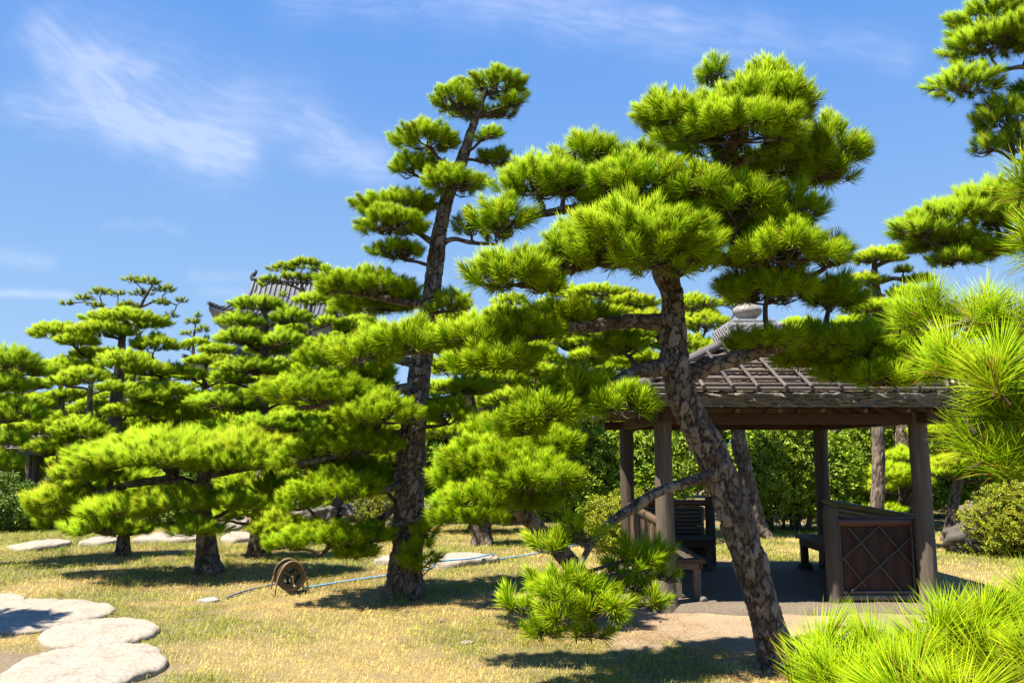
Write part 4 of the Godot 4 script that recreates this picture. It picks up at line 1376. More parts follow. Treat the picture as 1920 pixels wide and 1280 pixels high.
	pine("pine_tree", "low spreading pine with a wide dome crown over a short thick trunk", {"d": 10.8, "L": 0.15, "lod": "mid", "dens": 1.0,
		"trunk": [[390, 1078, 56, 0], [388, 1040, 44, 0], [384, 990, 36, 0], [376, 930, 34, 0], [384, 880, 26, 0], [370, 840, 16, 0]],
		"limbs": [[[382, 920, 26, 0], [330, 900, 22, 0.1], [260, 905, 16, 0.2], [180, 925, 10, 0.3]], [[384, 890, 22, 0], [440, 880, 18, 0.1], [500, 870, 12, 0.1]]],
		"full": 1.0, "bare": 0.45, "pads": [[330, 828, 150, 40, 0.2], [450, 832, 110, 36, 0.2], [205, 852, 92, 32, 0.2], [520, 848, 70, 40, 0.1], [300, 848, 140, 34, 0.6], [430, 858, 105, 28, 0.5], [122, 925, 85, 30, 0.3], [92, 950, 52, 24, 0.2], [232, 945, 92, 28, 0.8], [335, 930, 82, 28, 0.8], [430, 935, 62, 26, 0.7], [180, 982, 62, 26, 0.8], [370, 985, 62, 24, 0.9], [520, 905, 60, 28, 0], [160, 880, 70, 24, 0.4]]})
	pine("pine_tree", "small pine with a dark stub of trunk beyond the low spreading pine", {"d": 12.6, "L": 0.14, "lod": "mid", "group": "pines round the lawn",
		"trunk": [[230, 1036, 28, 0], [232, 1000, 22, 0], [240, 940, 18, 0], [230, 890, 10, 0]], "pads": [[210, 925, 70, 32, 0.1], [150, 905, 60, 28, 0.1], [285, 905, 65, 28, 0.0], [120, 968, 60, 26, 0.3], [235, 885, 60, 26, 0], [240, 985, 50, 22, 0.2]]})
	pine("pine_tree", "small dark pine between the low spreading pine and the hose reel", {"d": 12.5, "L": 0.14, "lod": "mid", "group": "pines round the lawn",
		"trunk": [[484, 1032, 44, 0], [486, 990, 34, 0], [480, 930, 26, 0], [495, 870, 16, 0]], "pads": [[522, 975, 66, 32, 0.3], [468, 940, 60, 30, 0.2], [512, 905, 60, 30, 0], [548, 872, 60, 34, 0], [450, 895, 50, 28, 0], [560, 935, 50, 24, 0.2], [420, 960, 45, 20, 0.1]]})
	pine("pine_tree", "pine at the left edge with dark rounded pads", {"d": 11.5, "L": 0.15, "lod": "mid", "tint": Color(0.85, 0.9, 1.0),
		"trunk": [[-60, 1050, 50, 0], [-50, 900, 40, 0], [-30, 760, 30, 0], [-30, 660, 18, 0]], "pads": [[20, 668, 66, 28, 0.1], [10, 712, 50, 22, 0.2], [30, 765, 62, 30, 0.2], [10, 815, 50, 24, 0.3], [-10, 858, 55, 26, 0.4], [60, 690, 40, 18, -0.3], [-60, 720, 60, 26, 0.2], [-80, 640, 70, 28, 0]]})
	pine("pine_tree", "broad layered pine with forked dark trunk in the left background", {"d": 20.0, "L": 0.17, "lod": "far",
		"trunk": [[216, 960, 40, 0], [214, 850, 34, 0], [216, 760, 28, 0], [224, 690, 22, 0], [228, 640, 16, 0], [236, 600, 9, 0]],
		"limbs": [[[220, 712, 12, 0], [190, 690, 9, 0], [150, 660, 7, 0], [120, 630, 5, 0]], [[224, 690, 10, 0], [260, 700, 8, 0], [300, 705, 5, 0]]],
		"pads": [[245, 594, 76, 19, 0], [108, 617, 56, 20, 0.2], [145, 634, 44, 15, 0.6], [293, 640, 54, 19, 0.2], [233, 672, 54, 22, 1.0], [277, 686, 46, 16, 0.8], [126, 682, 58, 19, 0.5], [320, 727, 50, 17, 0.6], [280, 738, 46, 16, 1.0], [195, 615, 60, 16, 0.5], [180, 660, 50, 16, -0.5], [330, 690, 40, 14, 0], [350, 755, 45, 16, 0.5], [260, 765, 60, 18, 0.6]]})
	pine("pine_tree", "thin pine with short bare trunk at the left, beside the broad layered pine", {"d": 17.5, "L": 0.14, "lod": "far",
		"trunk": [[170, 950, 20, 0], [168, 850, 17, 0], [167, 770, 14, 0], [170, 715, 9, 0]], "pads": [[160, 700, 50, 16, 0], [118, 712, 36, 13, 0.2], [205, 722, 34, 12, 0.1], [150, 800, 60, 22, 0.4], [200, 830, 60, 22, 0.3], [100, 790, 50, 20, 0.2]]})
	pine("pine_tree", "thin pine with grey trunk nearer the left edge than its neighbour", {"d": 18.0, "L": 0.14, "lod": "far",
		"trunk": [[110, 950, 18, 0], [112, 850, 15, 0], [114, 765, 13, 0], [112, 705, 8, 0]], "pads": [[90, 690, 45, 15, 0], [130, 735, 34, 12, 0.1], [70, 750, 40, 15, 0.2], [120, 830, 60, 22, 0.3], [60, 800, 50, 18, 0.2]]})
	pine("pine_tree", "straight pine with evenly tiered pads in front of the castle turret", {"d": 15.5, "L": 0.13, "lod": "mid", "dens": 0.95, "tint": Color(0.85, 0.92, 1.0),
		"trunk": [[492, 1000, 34, 0], [490, 860, 30, 0], [492, 760, 26, 0], [495, 660, 20, 0], [496, 600, 15, 0], [494, 562, 8, 0]],
		"pads": [[485, 566, 56, 17, 0], [452, 597, 48, 16, 0.2], [548, 590, 46, 19, 0.1], [455, 628, 60, 19, 0.3], [532, 632, 48, 20, 0.4], [500, 650, 50, 16, -0.5], [470, 682, 66, 21, 0.4], [552, 690, 42, 19, 0.1], [432, 705, 46, 16, 0.2], [420, 748, 66, 21, 0.4], [540, 742, 50, 20, 0.4], [485, 790, 55, 19, 0.8], [420, 800, 60, 20, 0.3], [560, 795, 55, 20, 0.3], [490, 845, 80, 22, 0.5]]})
	pine("pine_tree", "rounded small pine standing right of the straight tiered pine", {"d": 19.0, "L": 0.15, "lod": "far",
		"trunk": [[590, 960, 30, 0], [585, 800, 24, 0], [578, 690, 18, 0], [578, 620, 12, 0], [584, 570, 6, 0]], "pads": [[588, 558, 40, 15, 0], [640, 577, 34, 14, 0.2], [620, 600, 38, 13, 0.3], [655, 612, 32, 12, 0.1], [545, 612, 34, 13, 0.2], [572, 642, 40, 15, 0.5], [625, 638, 42, 15, 0.3], [600, 670, 50, 16, 0.5], [540, 690, 44, 16, 0.3], [660, 690, 44, 16, 0.2], [600, 740, 60, 18, 0.4], [560, 780, 60, 18, 0.4]]})
	pine("pine_tree", "small flat topped pine left of the straight tiered pine", {"d": 22.0, "L": 0.15, "lod": "far",
		"trunk": [[385, 960, 20, 0], [382, 800, 16, 0], [384, 690, 10, 0], [386, 655, 6, 0]], "pads": [[372, 640, 30, 10, 0], [405, 652, 36, 12, 0.2], [385, 672, 40, 13, 0.4], [360, 700, 40, 14, 0.3], [420, 705, 36, 12, 0.2], [385, 745, 46, 15, 0.5], [350, 770, 46, 15, 0.4]]})
	# wild pines far behind, open and olive
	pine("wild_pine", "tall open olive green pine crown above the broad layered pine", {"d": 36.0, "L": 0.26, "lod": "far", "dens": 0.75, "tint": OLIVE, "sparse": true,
		"trunk": [[275, 905, 20, 0], [268, 760, 16, 0], [262, 650, 12, 0], [255, 600, 9, 0], [270, 560, 6, 0], [285, 535, 4, 0]], "limbs": [[[258, 605, 7, 0], [225, 588, 5, 0], [200, 578, 4, 0], [160, 566, 3, 0]], [[266, 575, 5, 0], [300, 562, 4, 0], [330, 572, 3, 0]]],
		"pads": [[125, 566, 18, 7, 0], [155, 556, 22, 7, 0.2], [190, 545, 26, 8, 0], [220, 548, 20, 7, 0.3], [250, 522, 24, 9, 0], [280, 525, 26, 9, 0.2], [310, 540, 24, 9, 0], [340, 560, 16, 8, 0], [300, 565, 20, 8, 0.3], [240, 570, 26, 8, 0.2], [180, 570, 20, 7, 0.2], [320, 590, 18, 8, 0.1], [265, 548, 22, 8, -0.4]]})
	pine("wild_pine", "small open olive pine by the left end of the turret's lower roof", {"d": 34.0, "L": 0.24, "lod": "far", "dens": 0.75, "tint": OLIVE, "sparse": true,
		"trunk": [[362, 915, 10, 0], [362, 700, 8, 0], [362, 640, 6, 0], [366, 610, 4, 0]], "pads": [[362, 600, 20, 9, 0], [380, 615, 18, 9, 0.2], [350, 622, 16, 8, 0.1], [388, 632, 12, 7, 0], [368, 590, 12, 6, 0], [350, 650, 14, 7, 0]]})
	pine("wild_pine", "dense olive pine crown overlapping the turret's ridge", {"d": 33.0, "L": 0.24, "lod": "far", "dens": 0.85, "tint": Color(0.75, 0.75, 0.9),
		"trunk": [[590, 920, 18, 0], [585, 700, 14, 0], [575, 600, 10, 0], [568, 545, 7, 0], [560, 515, 4, 0]], "limbs": [[[570, 548, 6, 0], [545, 535, 5, 0], [510, 530, 3, 0]]],
		"pads": [[530, 500, 30, 11, 0], [572, 492, 40, 12, 0], [602, 502, 22, 12, 0.1], [508, 520, 22, 9, 0.1], [548, 516, 30, 10, 0.3], [588, 518, 28, 10, 0.2], [490, 532, 14, 7, 0.1], [532, 550, 14, 8, 0.3]]})
	# behind the pavilion and in the middle
	pine("pine_tree", "big pine behind the pavilion with a leaning trunk and many fine flat pads", {"d": 15.2, "L": 0.12, "lod": "mid", "dens": 0.85, "tint": Color(1.05, 1.0, 0.9),
		"trunk": [[1425, 1008, 42, 0], [1408, 930, 32, 0], [1388, 840, 32, 0], [1372, 760, 28, 0], [1310, 690, 25, 0], [1250, 640, 24, 0], [1200, 590, 16, 0], [1160, 550, 8, 0]],
		"pads": [[1120, 545, 66, 14, 0], [1185, 562, 56, 14, 0.2], [1140, 583, 66, 14, 0.4], [1210, 592, 56, 14, 0.5], [1300, 562, 50, 20, 0], [1325, 600, 55, 20, 0.2], [1290, 642, 60, 20, 0.4], [1170, 620, 60, 14, 0.6], [1200, 668, 60, 16, 0.6], [1130, 660, 60, 14, 0.3], [1340, 655, 60, 20, 0.6], [1350, 700, 60, 20, 0.5], [1240, 700, 60, 18, 0.7], [1380, 560, 40, 16, -0.3], [1090, 620, 50, 12, 0]]})
	pine("pine_tree", "pine with a dark forking trunk just right of the tall slender pine", {"d": 14.0, "L": 0.13, "lod": "mid", "dens": 0.9,
		"trunk": [[905, 1000, 40, 0], [900, 880, 32, 0], [885, 780, 30, 0], [872, 720, 24, 0], [885, 670, 14, 0]], "limbs": [[[876, 740, 18, 0], [920, 720, 12, 0], [980, 705, 8, 0.1]], [[880, 750, 16, 0], [830, 728, 11, 0], [800, 722, 7, 0]]],
		"pads": [[930, 705, 60, 16, 0.2], [1000, 690, 55, 15, 0.2], [880, 690, 45, 14, 0.1], [1050, 700, 50, 15, 0], [960, 740, 60, 18, 0.5], [1060, 745, 55, 17, 0.3], [840, 800, 60, 22, 0.3], [1000, 650, 50, 14, -0.2], [900, 830, 60, 22, 0.3], [830, 720, 40, 14, 0.1]]})
	pine("pine_tree", "round headed dwarf pine on the lawn right of the tall trunk", {"d": 16.3, "L": 0.14, "lod": "mid", "tint": Color(0.75, 0.85, 1.0),
		"trunk": [[897, 995, 40, 0], [898, 965, 34, 0], [895, 920, 26, 0]], "pads": [[885, 950, 72, 32, 0.3], [930, 930, 50, 28, 0.2], [850, 930, 50, 28, 0.1]]})
	pine("pine_tree", "pine with a pale straight trunk on the sunny lawn beyond the leaning pine", {"d": 18.6, "L": 0.14, "lod": "far",
		"trunk": [[1038, 976, 28, 0], [1038, 930, 24, 0], [1045, 860, 20, 0], [1040, 790, 12, 0]], "pads": [[1040, 800, 70, 22, 0], [1000, 830, 60, 20, 0.3], [1090, 830, 60, 20, 0.2], [1040, 860, 60, 18, 0.4], [1060, 765, 60, 18, 0]]})
	pine("pine_tree", "pine with a pale slanting trunk beside grey boulders left of the tall pine", {"d": 18.8, "L": 0.14, "lod": "far",
		"trunk": [[628, 972, 26, 0], [634, 930, 22, 0], [640, 870, 18, 0], [655, 810, 10, 0]], "pads": [[660, 800, 70, 20, 0], [600, 800, 60, 20, 0.2], [700, 850, 60, 20, 0.1], [640, 770, 70, 20, 0.2], [720, 800, 60, 20, -0.2], [610, 840, 50, 18, 0.4]]})
	pine("pine_tree", "pine with twisting branch seen above the pavilion's right eave", {"d": 13.0, "L": 0.12, "lod": "mid", "dens": 0.95,
		"trunk": [[1640, 1020, 30, 0], [1648, 860, 26, 0], [1640, 700, 24, 0], [1648, 600, 24, 0], [1642, 530, 17, 0], [1640, 490, 10, 0]], "limbs": [[[1644, 530, 13, 0], [1680, 522, 9, 0], [1715, 530, 6, 0]], [[1640, 500, 12, 0], [1665, 490, 8, 0], [1705, 482, 6, 0]]],
		"pads": [[1692, 466, 42, 12, 0], [1645, 478, 52, 15, 0.2], [1620, 520, 44, 16, 0.2], [1695, 502, 22, 9, 0], [1700, 545, 46, 14, 0.2], [1640, 572, 54, 16, 0.3], [1590, 560, 44, 16, 0.1], [1600, 600, 50, 16, 0.2], [1690, 590, 50, 16, 0.2], [1720, 520, 34, 11, -0.2]]})
	pine("pine_tree", "thick trunked pine behind the right front post with low tiered pads", {"d": 17.0, "L": 0.13, "lod": "mid",
		"trunk": [[1702, 990, 38, 0], [1700, 900, 31, 0], [1690, 800, 29, 0], [1695, 700, 22, 0], [1720, 600, 16, 0]], "limbs": [[[1690, 795, 16, 0], [1640, 800, 11, 0], [1590, 800, 8, 0], [1555, 815, 5, 0]]],
		"pads": [[1672, 882, 56, 20, 0.6], [1640, 910, 40, 13, 0.8], [1715, 900, 40, 13, 0.7], [1700, 850, 45, 15, 0.3], [1800, 690, 90, 26, 0], [1720, 650, 80, 24, 0], [1790, 740, 80, 24, 0.2], [1640, 950, 60, 16, 0.7], [1760, 800, 60, 20, 0.2]]})
	pine("pine_tree", "little pine with thin dark stem at the right, beside the yellow green bush", {"d": 14.5, "L": 0.13, "lod": "mid",
		"trunk": [[1780, 1010, 26, 0], [1788, 950, 20, 0], [1800, 890, 17, 0], [1810, 850, 9, 0]], "pads": [[1800, 862, 62, 18, 0.1], [1860, 870, 55, 18, 0.1], [1770, 880, 40, 13, 0.2], [1840, 845, 50, 16, 0], [1900, 890, 40, 15, 0]]})
	pine("pine_tree", "tall pine reaching in from the right edge against the sky", {"d": 8.2, "L": 0.14, "lod": "mid", "dens": 1.0, "tint": Color(0.85, 0.9, 0.9),
		"trunk": [[2120, 1150, 80, 0], [2110, 900, 68, 0], [2080, 600, 56, 0], [2060, 300, 42, 0], [2040, 50, 28, 0], [2020, -120, 16, 0]],
		"limbs": [[[2062, 300, 24, 0], [1990, 180, 16, 0.05], [1930, 128, 11, 0.1], [1870, 136, 8, 0.1], [1810, 160, 5, 0.1]], [[2075, 560, 30, 0], [1990, 470, 22, 0], [1920, 440, 16, 0], [1850, 462, 11, 0], [1770, 480, 7, 0]], [[2045, 120, 20, 0], [1980, 80, 14, 0], [1900, 70, 9, 0]], [[2065, 420, 20, 0], [1980, 330, 14, 0.1], [1900, 300, 10, 0.1]]],
		"pads": [[1870, 25, 100, 32, 0], [1855, 72, 92, 30, 0.1], [1930, 50, 90, 34, 0.2], [1808, 148, 78, 36, 0.1], [1885, 205, 78, 44, 0], [1852, 262, 42, 32, 0.1], [1920, 250, 60, 40, 0.1], [1850, 362, 80, 34, 0.1], [1790, 398, 110, 32, 0], [1725, 420, 68, 30, 0.1], [1770, 445, 85, 22, -0.2], [1840, 462, 80, 18, -0.1], [1920, 400, 80, 40, 0.1], [1790, 480, 60, 16, 0.1], [1980, 150, 80, 40, 0], [2000, 0, 90, 40, 0]]})
	foreground_pine()
	pine("pine_tree", "pine standing just outside the left edge, shading the nearest stones", {"d": 7.0, "L": 0.15, "lod": "mid", "trunk": [[-380, 1190, 60, 0], [-370, 1000, 48, 0], [-350, 750, 40, 0], [-340, 500, 26, 0]], "pads": [[-290, 760, 120, 40, 0.1], [-420, 700, 120, 40, 0], [-330, 560, 120, 44, 0], [-250, 640, 90, 32, -0.2]]})
	# more of the garden's pines, filling the background
	tiered_pine("pine with dull green tiers far left, between the left edge and the broad layered pine", 60, 24.0, 655, 90, 4, {"L": 0.16})
	tiered_pine("background pine between the flat topped pine and the straight tiered pine", 440, 24.0, 672, 100, 5, {"L": 0.16})
	tiered_pine("background pine seen under the broad layered pine's right side", 320, 22.0, 690, 110, 5, {"L": 0.16})
	tiered_pine("background pine under the broad layered pine's left side", 180, 21.0, 745, 100, 4, {"L": 0.16})
	tiered_pine("background pine in front of the turret's lower right wall", 640, 27.0, 612, 100, 6, {"L": 0.17})
	tiered_pine("background pine hiding the turret's lower left corner", 400, 28.0, 660, 95, 5, {"L": 0.17})
	tiered_pine("background pine standing before the middle of the turret", 530, 25.0, 628, 100, 6, {"L": 0.17})
	tiered_pine("background pine behind the thin pine with the grey trunk", 20, 27.0, 668, 110, 5, {"L": 0.17})
	tiered_pine("background pine filling the gap right of the broad layered pine's trunk", 270, 26.0, 655, 110, 6, {"L": 0.17})
	tiered_pine("background pine seen between the thin pines at the left", 140, 27.0, 690, 110, 5, {"L": 0.17})
	tiered_pine("background pine just right of the tall slender pine's bare trunk", 850, 18.0, 575, 110, 6, {"L": 0.15})
	tiered_pine("background pine right of the leaning pine's trunk, above the roof's left slope", 1330, 19.0, 560, 120, 5, {"L": 0.15})
	tiered_pine("background pine low between the twisting pine and the right boughs", 1730, 19.0, 560, 120, 6, {"L": 0.15})
	tiered_pine("background pine left of the tall slender pine's middle trunk", 690, 21.0, 585, 110, 6, {"L": 0.16})
	tiered_pine("background pine right of the tall slender pine, far behind", 940, 20.0, 545, 120, 7, {"L": 0.15})
	tiered_pine("background pine beyond the left limb of the leaning pine", 1070, 19.0, 528, 130, 7, {"L": 0.15})
	tiered_pine("background pine just left of the pavilion's roof", 1170, 21.0, 545, 130, 7, {"L": 0.15})
	tiered_pine("background pine low behind the small pine leaning left", 1010, 16.0, 690, 120, 5, {"L": 0.14})
	tiered_pine("background pine seen behind the pavilion's stone finial", 1480, 20.0, 590, 130, 6, {"L": 0.16})
	tiered_pine("background pine right of the finial behind the dark right limb", 1580, 22.0, 600, 110, 5, {"L": 0.16})
	tiered_pine("background pine beyond the right edge of the pavilion", 1860, 20.0, 590, 150, 6, {"L": 0.16})

# boughs close to the eye, right; the trunk stands outside the picture
func foreground_pine():
	pine("pine_tree", "nearest pine, its long bright needles filling the right foreground", {"d": 1.75, "L": 0.118, "lod": "close", "fine": false, "dens": 0.86, "sparse": true, "full": 1.0, "tint": Color(0.98, 0.98, 1.0),
		"trunk": [[2560, 2250, 150, 0], [2540, 1700, 130, 0], [2520, 1200, 120, 0], [2500, 700, 100, 0], [2480, 300, 80, 0], [2470, 0, 60, 0]],
		"limbs": [[[2500, 760, 60, 0], [2250, 700, 44, 0.05], [2050, 640, 34, 0.1], [1930, 610, 24, 0.05], [1840, 600, 15, 0], [1760, 620, 9, 0]], [[2510, 900, 56, 0], [2250, 870, 40, 0], [2050, 850, 28, 0.05], [1920, 832, 18, 0.05], [1830, 815, 10, 0.05]], [[2520, 1450, 60, 0.1], [2300, 1400, 50, 0.2], [2100, 1370, 40, 0.25], [1900, 1340, 30, 0.25], [1720, 1330, 20, 0.25], [1600, 1310, 12, 0.2]], [[2490, 560, 40, 0], [2200, 480, 26, 0], [2000, 420, 18, 0], [1930, 380, 10, 0]]],
		"pads": [[1725, 575, 85, 60, -0.15], [1800, 570, 95, 66, -0.08], [1890, 590, 85, 80, 0.05], [1780, 665, 85, 50, 0.0], [1870, 685, 85, 62, 0.1], [1880, 765, 85, 52, 0.05], [1815, 812, 70, 38, 0.0], [1905, 835, 70, 46, 0.1], [1950, 330, 60, 80, 0.0], [1965, 450, 55, 70, -0.1],
			[1690, 1232, 150, 80, 0.3], [1600, 1240, 85, 66, 0.35], [1790, 1202, 130, 80, 0.25], [1885, 1150, 95, 76, 0.2], [1935, 1110, 60, 70, 0.15], [1720, 1290, 200, 70, 0.5], [1900, 1240, 120, 80, 0.35], [1590, 1290, 100, 55, 0.4], [1540, 1262, 60, 40, 0.35]]})

# ---------------------------------------------------------------- shrubs
func ground_at(px: float, d: float) -> Vector3:
	var p := at(px, 845, d)
	p.y = 0
	return p
func make_shrubs():
	shrub("camellia_bush", "tall glossy leaved bush seen between the pavilion's left posts", "bush", ground_at(1150, 14.5), [[-0.4, 1.0, 0, 0.9, 1.0, 0.8], [0.5, 1.1, 0.1, 0.8, 1.0, 0.7], [0.0, 1.7, -0.1, 0.8, 0.6, 0.6]], "camellia", 0.13)
	shrub("azalea_bush", "clipped round yellow green azalea left of the corner bench", "bush", ground_at(1168, 13.0), [[0, 0.42, 0, 0.62, 0.5, 0.55]], "azalea", 0.07, 5)
	shrub("camellia_bush", "broad leafy bush with dark stems in the middle of the pavilion's opening", "bush", ground_at(1470, 16.5), [[-0.5, 1.0, 0, 0.9, 0.75, 0.8], [0.6, 1.15, 0, 0.9, 0.9, 0.7], [0, 1.7, 0, 0.9, 0.6, 0.7]], "camellia", 0.13)
	shrub("camellia_bush", "leafy bush right of the pavilion's far right post", "bush", ground_at(1610, 18.0), [[-0.5, 1.0, 0, 0.9, 0.9, 0.8], [0.5, 1.2, 0, 0.9, 1.0, 0.7], [0, 2.0, 0, 0.9, 0.7, 0.7]], "camellia", 0.13)
	shrub("azalea_bush", "yellow green leafy bush beside boulders at the right edge", "bush", ground_at(1890, 12.6), [[-0.15, 0.45, 0, 0.58, 0.5, 0.55], [0.45, 0.55, -0.1, 0.5, 0.58, 0.5], [0.05, 0.85, 0, 0.36, 0.28, 0.36]], "azalea", 0.085, 5)
	shrub("hedge_bush", "dark clipped hedge at the left edge of the lawn", "hedge", ground_at(10, 16.5), [[-0.4, 0.55, 0, 0.9, 0.65, 0.6], [0.5, 0.45, 0, 0.5, 0.5, 0.5]], "hedge", 0.12)
	shrub("hedge_bush", "small leafy bush right behind the tall pine's lower trunk", "bush", ground_at(705, 15.5), [[0, 0.6, 0, 0.42, 0.5, 0.4]], "azalea", 0.09)
	shrub("hedge_bush", "low dark hedge beyond the sunny lawn", "hedge", ground_at(985, 20.0), [[-0.7, 0.35, 0, 0.7, 0.4, 0.5], [0.3, 0.4, 0, 0.8, 0.45, 0.5]], "hedge", 0.12)
	shrub("camellia_bush", "leafy bush behind the right front post, under the thick trunked pine", "bush", ground_at(1760, 20.0), [[-0.5, 0.7, 0, 1.0, 0.7, 0.7], [0.8, 0.9, 0, 1.0, 0.8, 0.7]], "camellia", 0.15)
	shrub("azalea_bush", "low bush between the broad layered pine and the low spreading pine", "bush", ground_at(270, 17.5), [[-0.8, 0.5, 0, 0.9, 0.55, 0.6], [0.6, 0.5, 0, 0.9, 0.6, 0.6]], "hedge", 0.12)
	shrub("camellia_bush", "leafy bush low behind the small dark pine's pads", "bush", ground_at(590, 21.0), [[-0.8, 0.6, 0, 1.0, 0.7, 0.7], [0.8, 0.7, 0, 1.0, 0.8, 0.7]], "camellia", 0.16)
	# the belt of trees and shrubs that closes the garden: reads as one mass
	rng.seed = 505
	var ts := []
	var cols := []
	for k in 15000:
		var x := rf(-27, 27)
		var top := 2.35 + 0.9 * padnoise.get_noise_2d(x * 0.22, 3.0) + 0.5 * padnoise.get_noise_2d(x * 0.9, 8.0)
		var y := top * sqrt(rf(0.0, 1.0))
		var z := -27.5 + 1.2 * padnoise.get_noise_3d(x * 0.5, y * 0.9, 5.0) + rf(-0.5, 0.25) - 0.9 * y / top
		ts.append(Transform3D(turn_to(Vector3(rf(-0.6, 0.6), 0.8, 1.0), rf(0, TAU), rf(1.6, 2.8)), Vector3(x, y, z)))
		var g := rf(0.7, 1.25)
		cols.append(Color(g * rf(0.9, 1.2), g, g))
	var o := scatter(self, "shrub_belt", clumps.camellia, ts, cols)
	tag(o, "dense green shrubs closing the far side of the garden", "shrubbery", "", "stuff")

# ---------------------------------------------------------------- stones
func make_stones():
	var pale := Color(0.52, 0.475, 0.41)
	slab("stepping_stone", "cracked pale stepping stone at the left edge, in front of the smaller one behind", "stone", [[-110, 1150], [-40, 1134], [20, 1130], [90, 1129], [160, 1132], [206, 1139], [212, 1150], [170, 1166], [70, 1186], [0, 1188], [-80, 1180]], 0.05, pale, "stepping stones on the lawn")
	slab("stepping_stone", "oval pale stepping stone, middle one of the three nearest", "stone", [[70, 1202], [92, 1184], [150, 1172], [215, 1166], [280, 1171], [298, 1184], [278, 1200], [240, 1210], [160, 1217], [92, 1217]], 0.05, pale, "stepping stones on the lawn")
	slab("stepping_stone", "largest pale stepping stone, in the bottom left corner", "stone", [[-30, 1290], [0, 1268], [50, 1242], [110, 1223], [200, 1214], [280, 1218], [302, 1230], [312, 1248], [290, 1263], [235, 1284], [150, 1305], [20, 1320]], 0.05, pale, "stepping stones on the lawn")
	slab("stepping_stone", "small sliver of pale stone at the left edge above the cracked one", "stone", [[-70, 1124], [-20, 1117], [30, 1117], [46, 1125], [25, 1131], [-40, 1133]], 0.04, pale, "stepping stones on the lawn")
	var far := [[[12, 1031], [60, 1023], [120, 1019], [132, 1024], [100, 1030], [40, 1035]], [[145, 1025], [162, 1018], [212, 1012], [224, 1018], [200, 1024]], [[245, 1017], [290, 1005], [370, 1005], [382, 1013], [330, 1018]], [[400, 1000], [412, 986], [450, 972], [464, 976], [456, 990], [430, 1000]], [[412, 1016], [430, 1005], [475, 1004], [482, 1012], [440, 1019]], [[520, 971], [560, 961], [620, 961], [642, 968], [590, 973]], [[700, 1060], [725, 1050], [772, 1051], [764, 1060]], [[795, 1060], [830, 1047], [900, 1047], [937, 1053], [890, 1060], [840, 1065]], [[505, 1020], [520, 1012], [548, 1010], [552, 1018]]]
	var said := ["flat pale stepping stone at the far left of the lawn", "small stone left of the dark stub of trunk", "long pale stone between the two left trunks", "pale stone slab leading away behind the low pine", "grey stone right of the low spreading pine's trunk", "pale flat stone in front of the grey boulders", "pale stone left of the tall pine's foot", "long pale stone right of the tall pine under the blue hose", "small stone behind the small dark pine's trunk"]
	for k in far.size():
		slab("stepping_stone", said[k], "stone", far[k], 0.09, pale, "stepping stones on the lawn")
	slab("drain_cover", "small flat grey plate lying in the grass left of the hose reel", "plate", [[368, 1129], [390, 1126], [412, 1128], [395, 1131]], 0.035, Color(0.5, 0.5, 0.5))
	var grey := Color(0.27, 0.25, 0.225)
	boulder("boulder", "broad grey boulder left of the pale slanting trunk", ground_at(600, 18.2) + Vector3(0, 0.2, 0), Vector3(0.62, 0.36, 0.5), 3, grey, "boulders in the garden")
	boulder("boulder", "long grey boulder right of the pale slanting trunk", ground_at(690, 18.4) + Vector3(0, 0.25, 0), Vector3(0.85, 0.42, 0.5), 5, grey, "boulders in the garden")
	boulder("boulder", "rounded grey boulder beside the tall pine's trunk, far behind", ground_at(745, 18.0) + Vector3(0, 0.15, 0), Vector3(0.4, 0.34, 0.4), 6, grey, "boulders in the garden")
	boulder("boulder", "low pale rock in front of the low dark hedge", ground_at(1078, 18.5) + Vector3(0, 0.08, 0), Vector3(0.5, 0.2, 0.3), 8, Color(0.36, 0.33, 0.29), "boulders in the garden")
	boulder("boulder", "mossy round boulder above the lattice screen", ground_at(1668, 15.0) + Vector3(0, 0.2, 0), Vector3(0.5, 0.4, 0.4), 9, Color(0.13, 0.14, 0.09), "boulders in the garden")
	boulder("boulder", "rounded grey boulder right of the pavilion's right front post", ground_at(1796, 12.9) + Vector3(0, 0.2, 0), Vector3(0.5, 0.42, 0.4), 17, Color(0.13, 0.12, 0.10), "boulders in the garden")
	boulder("boulder", "flat grey boulder below the little pine at the right", ground_at(1850, 16.5) + Vector3(0, 0.3, 0), Vector3(1.2, 0.5, 0.6), 14, Color(0.20, 0.17, 0.13), "boulders in the garden")
	boulder("pebble", "dark fist sized stone by the corner bench's front leg", on_ground(1318, 1141) + Vector3(0, 0.09, 0), Vector3(0.075, 0.05, 0.06), 21, grey)
	boulder("pebble", "small stone on sand left of the pale post's foot", on_ground(1238, 1166) + Vector3(0, 0.01, 0), Vector3(0.02, 0.02, 0.02), 22, grey)
	boulder("pebble", "small grey stone in shade right of the tall pine's foot", on_ground(761, 1148) + Vector3(0, 0.01, 0), Vector3(0.04, 0.028, 0.03), 23, Color(0.4, 0.37, 0.33))
	boulder("pebble", "small pale stone on the lawn below the tall pine's shadow", on_ground(829, 1165) + Vector3(0, 0.01, 0), Vector3(0.04, 0.028, 0.03), 24, Color(0.4, 0.35, 0.28))
	boulder("pebble", "flat pinkish stone half sunk in the lawn, bottom middle", on_ground(875, 1205) + Vector3(0, 0.0, 0), Vector3(0.09, 0.028, 0.06), 25, Color(0.45, 0.37, 0.28))

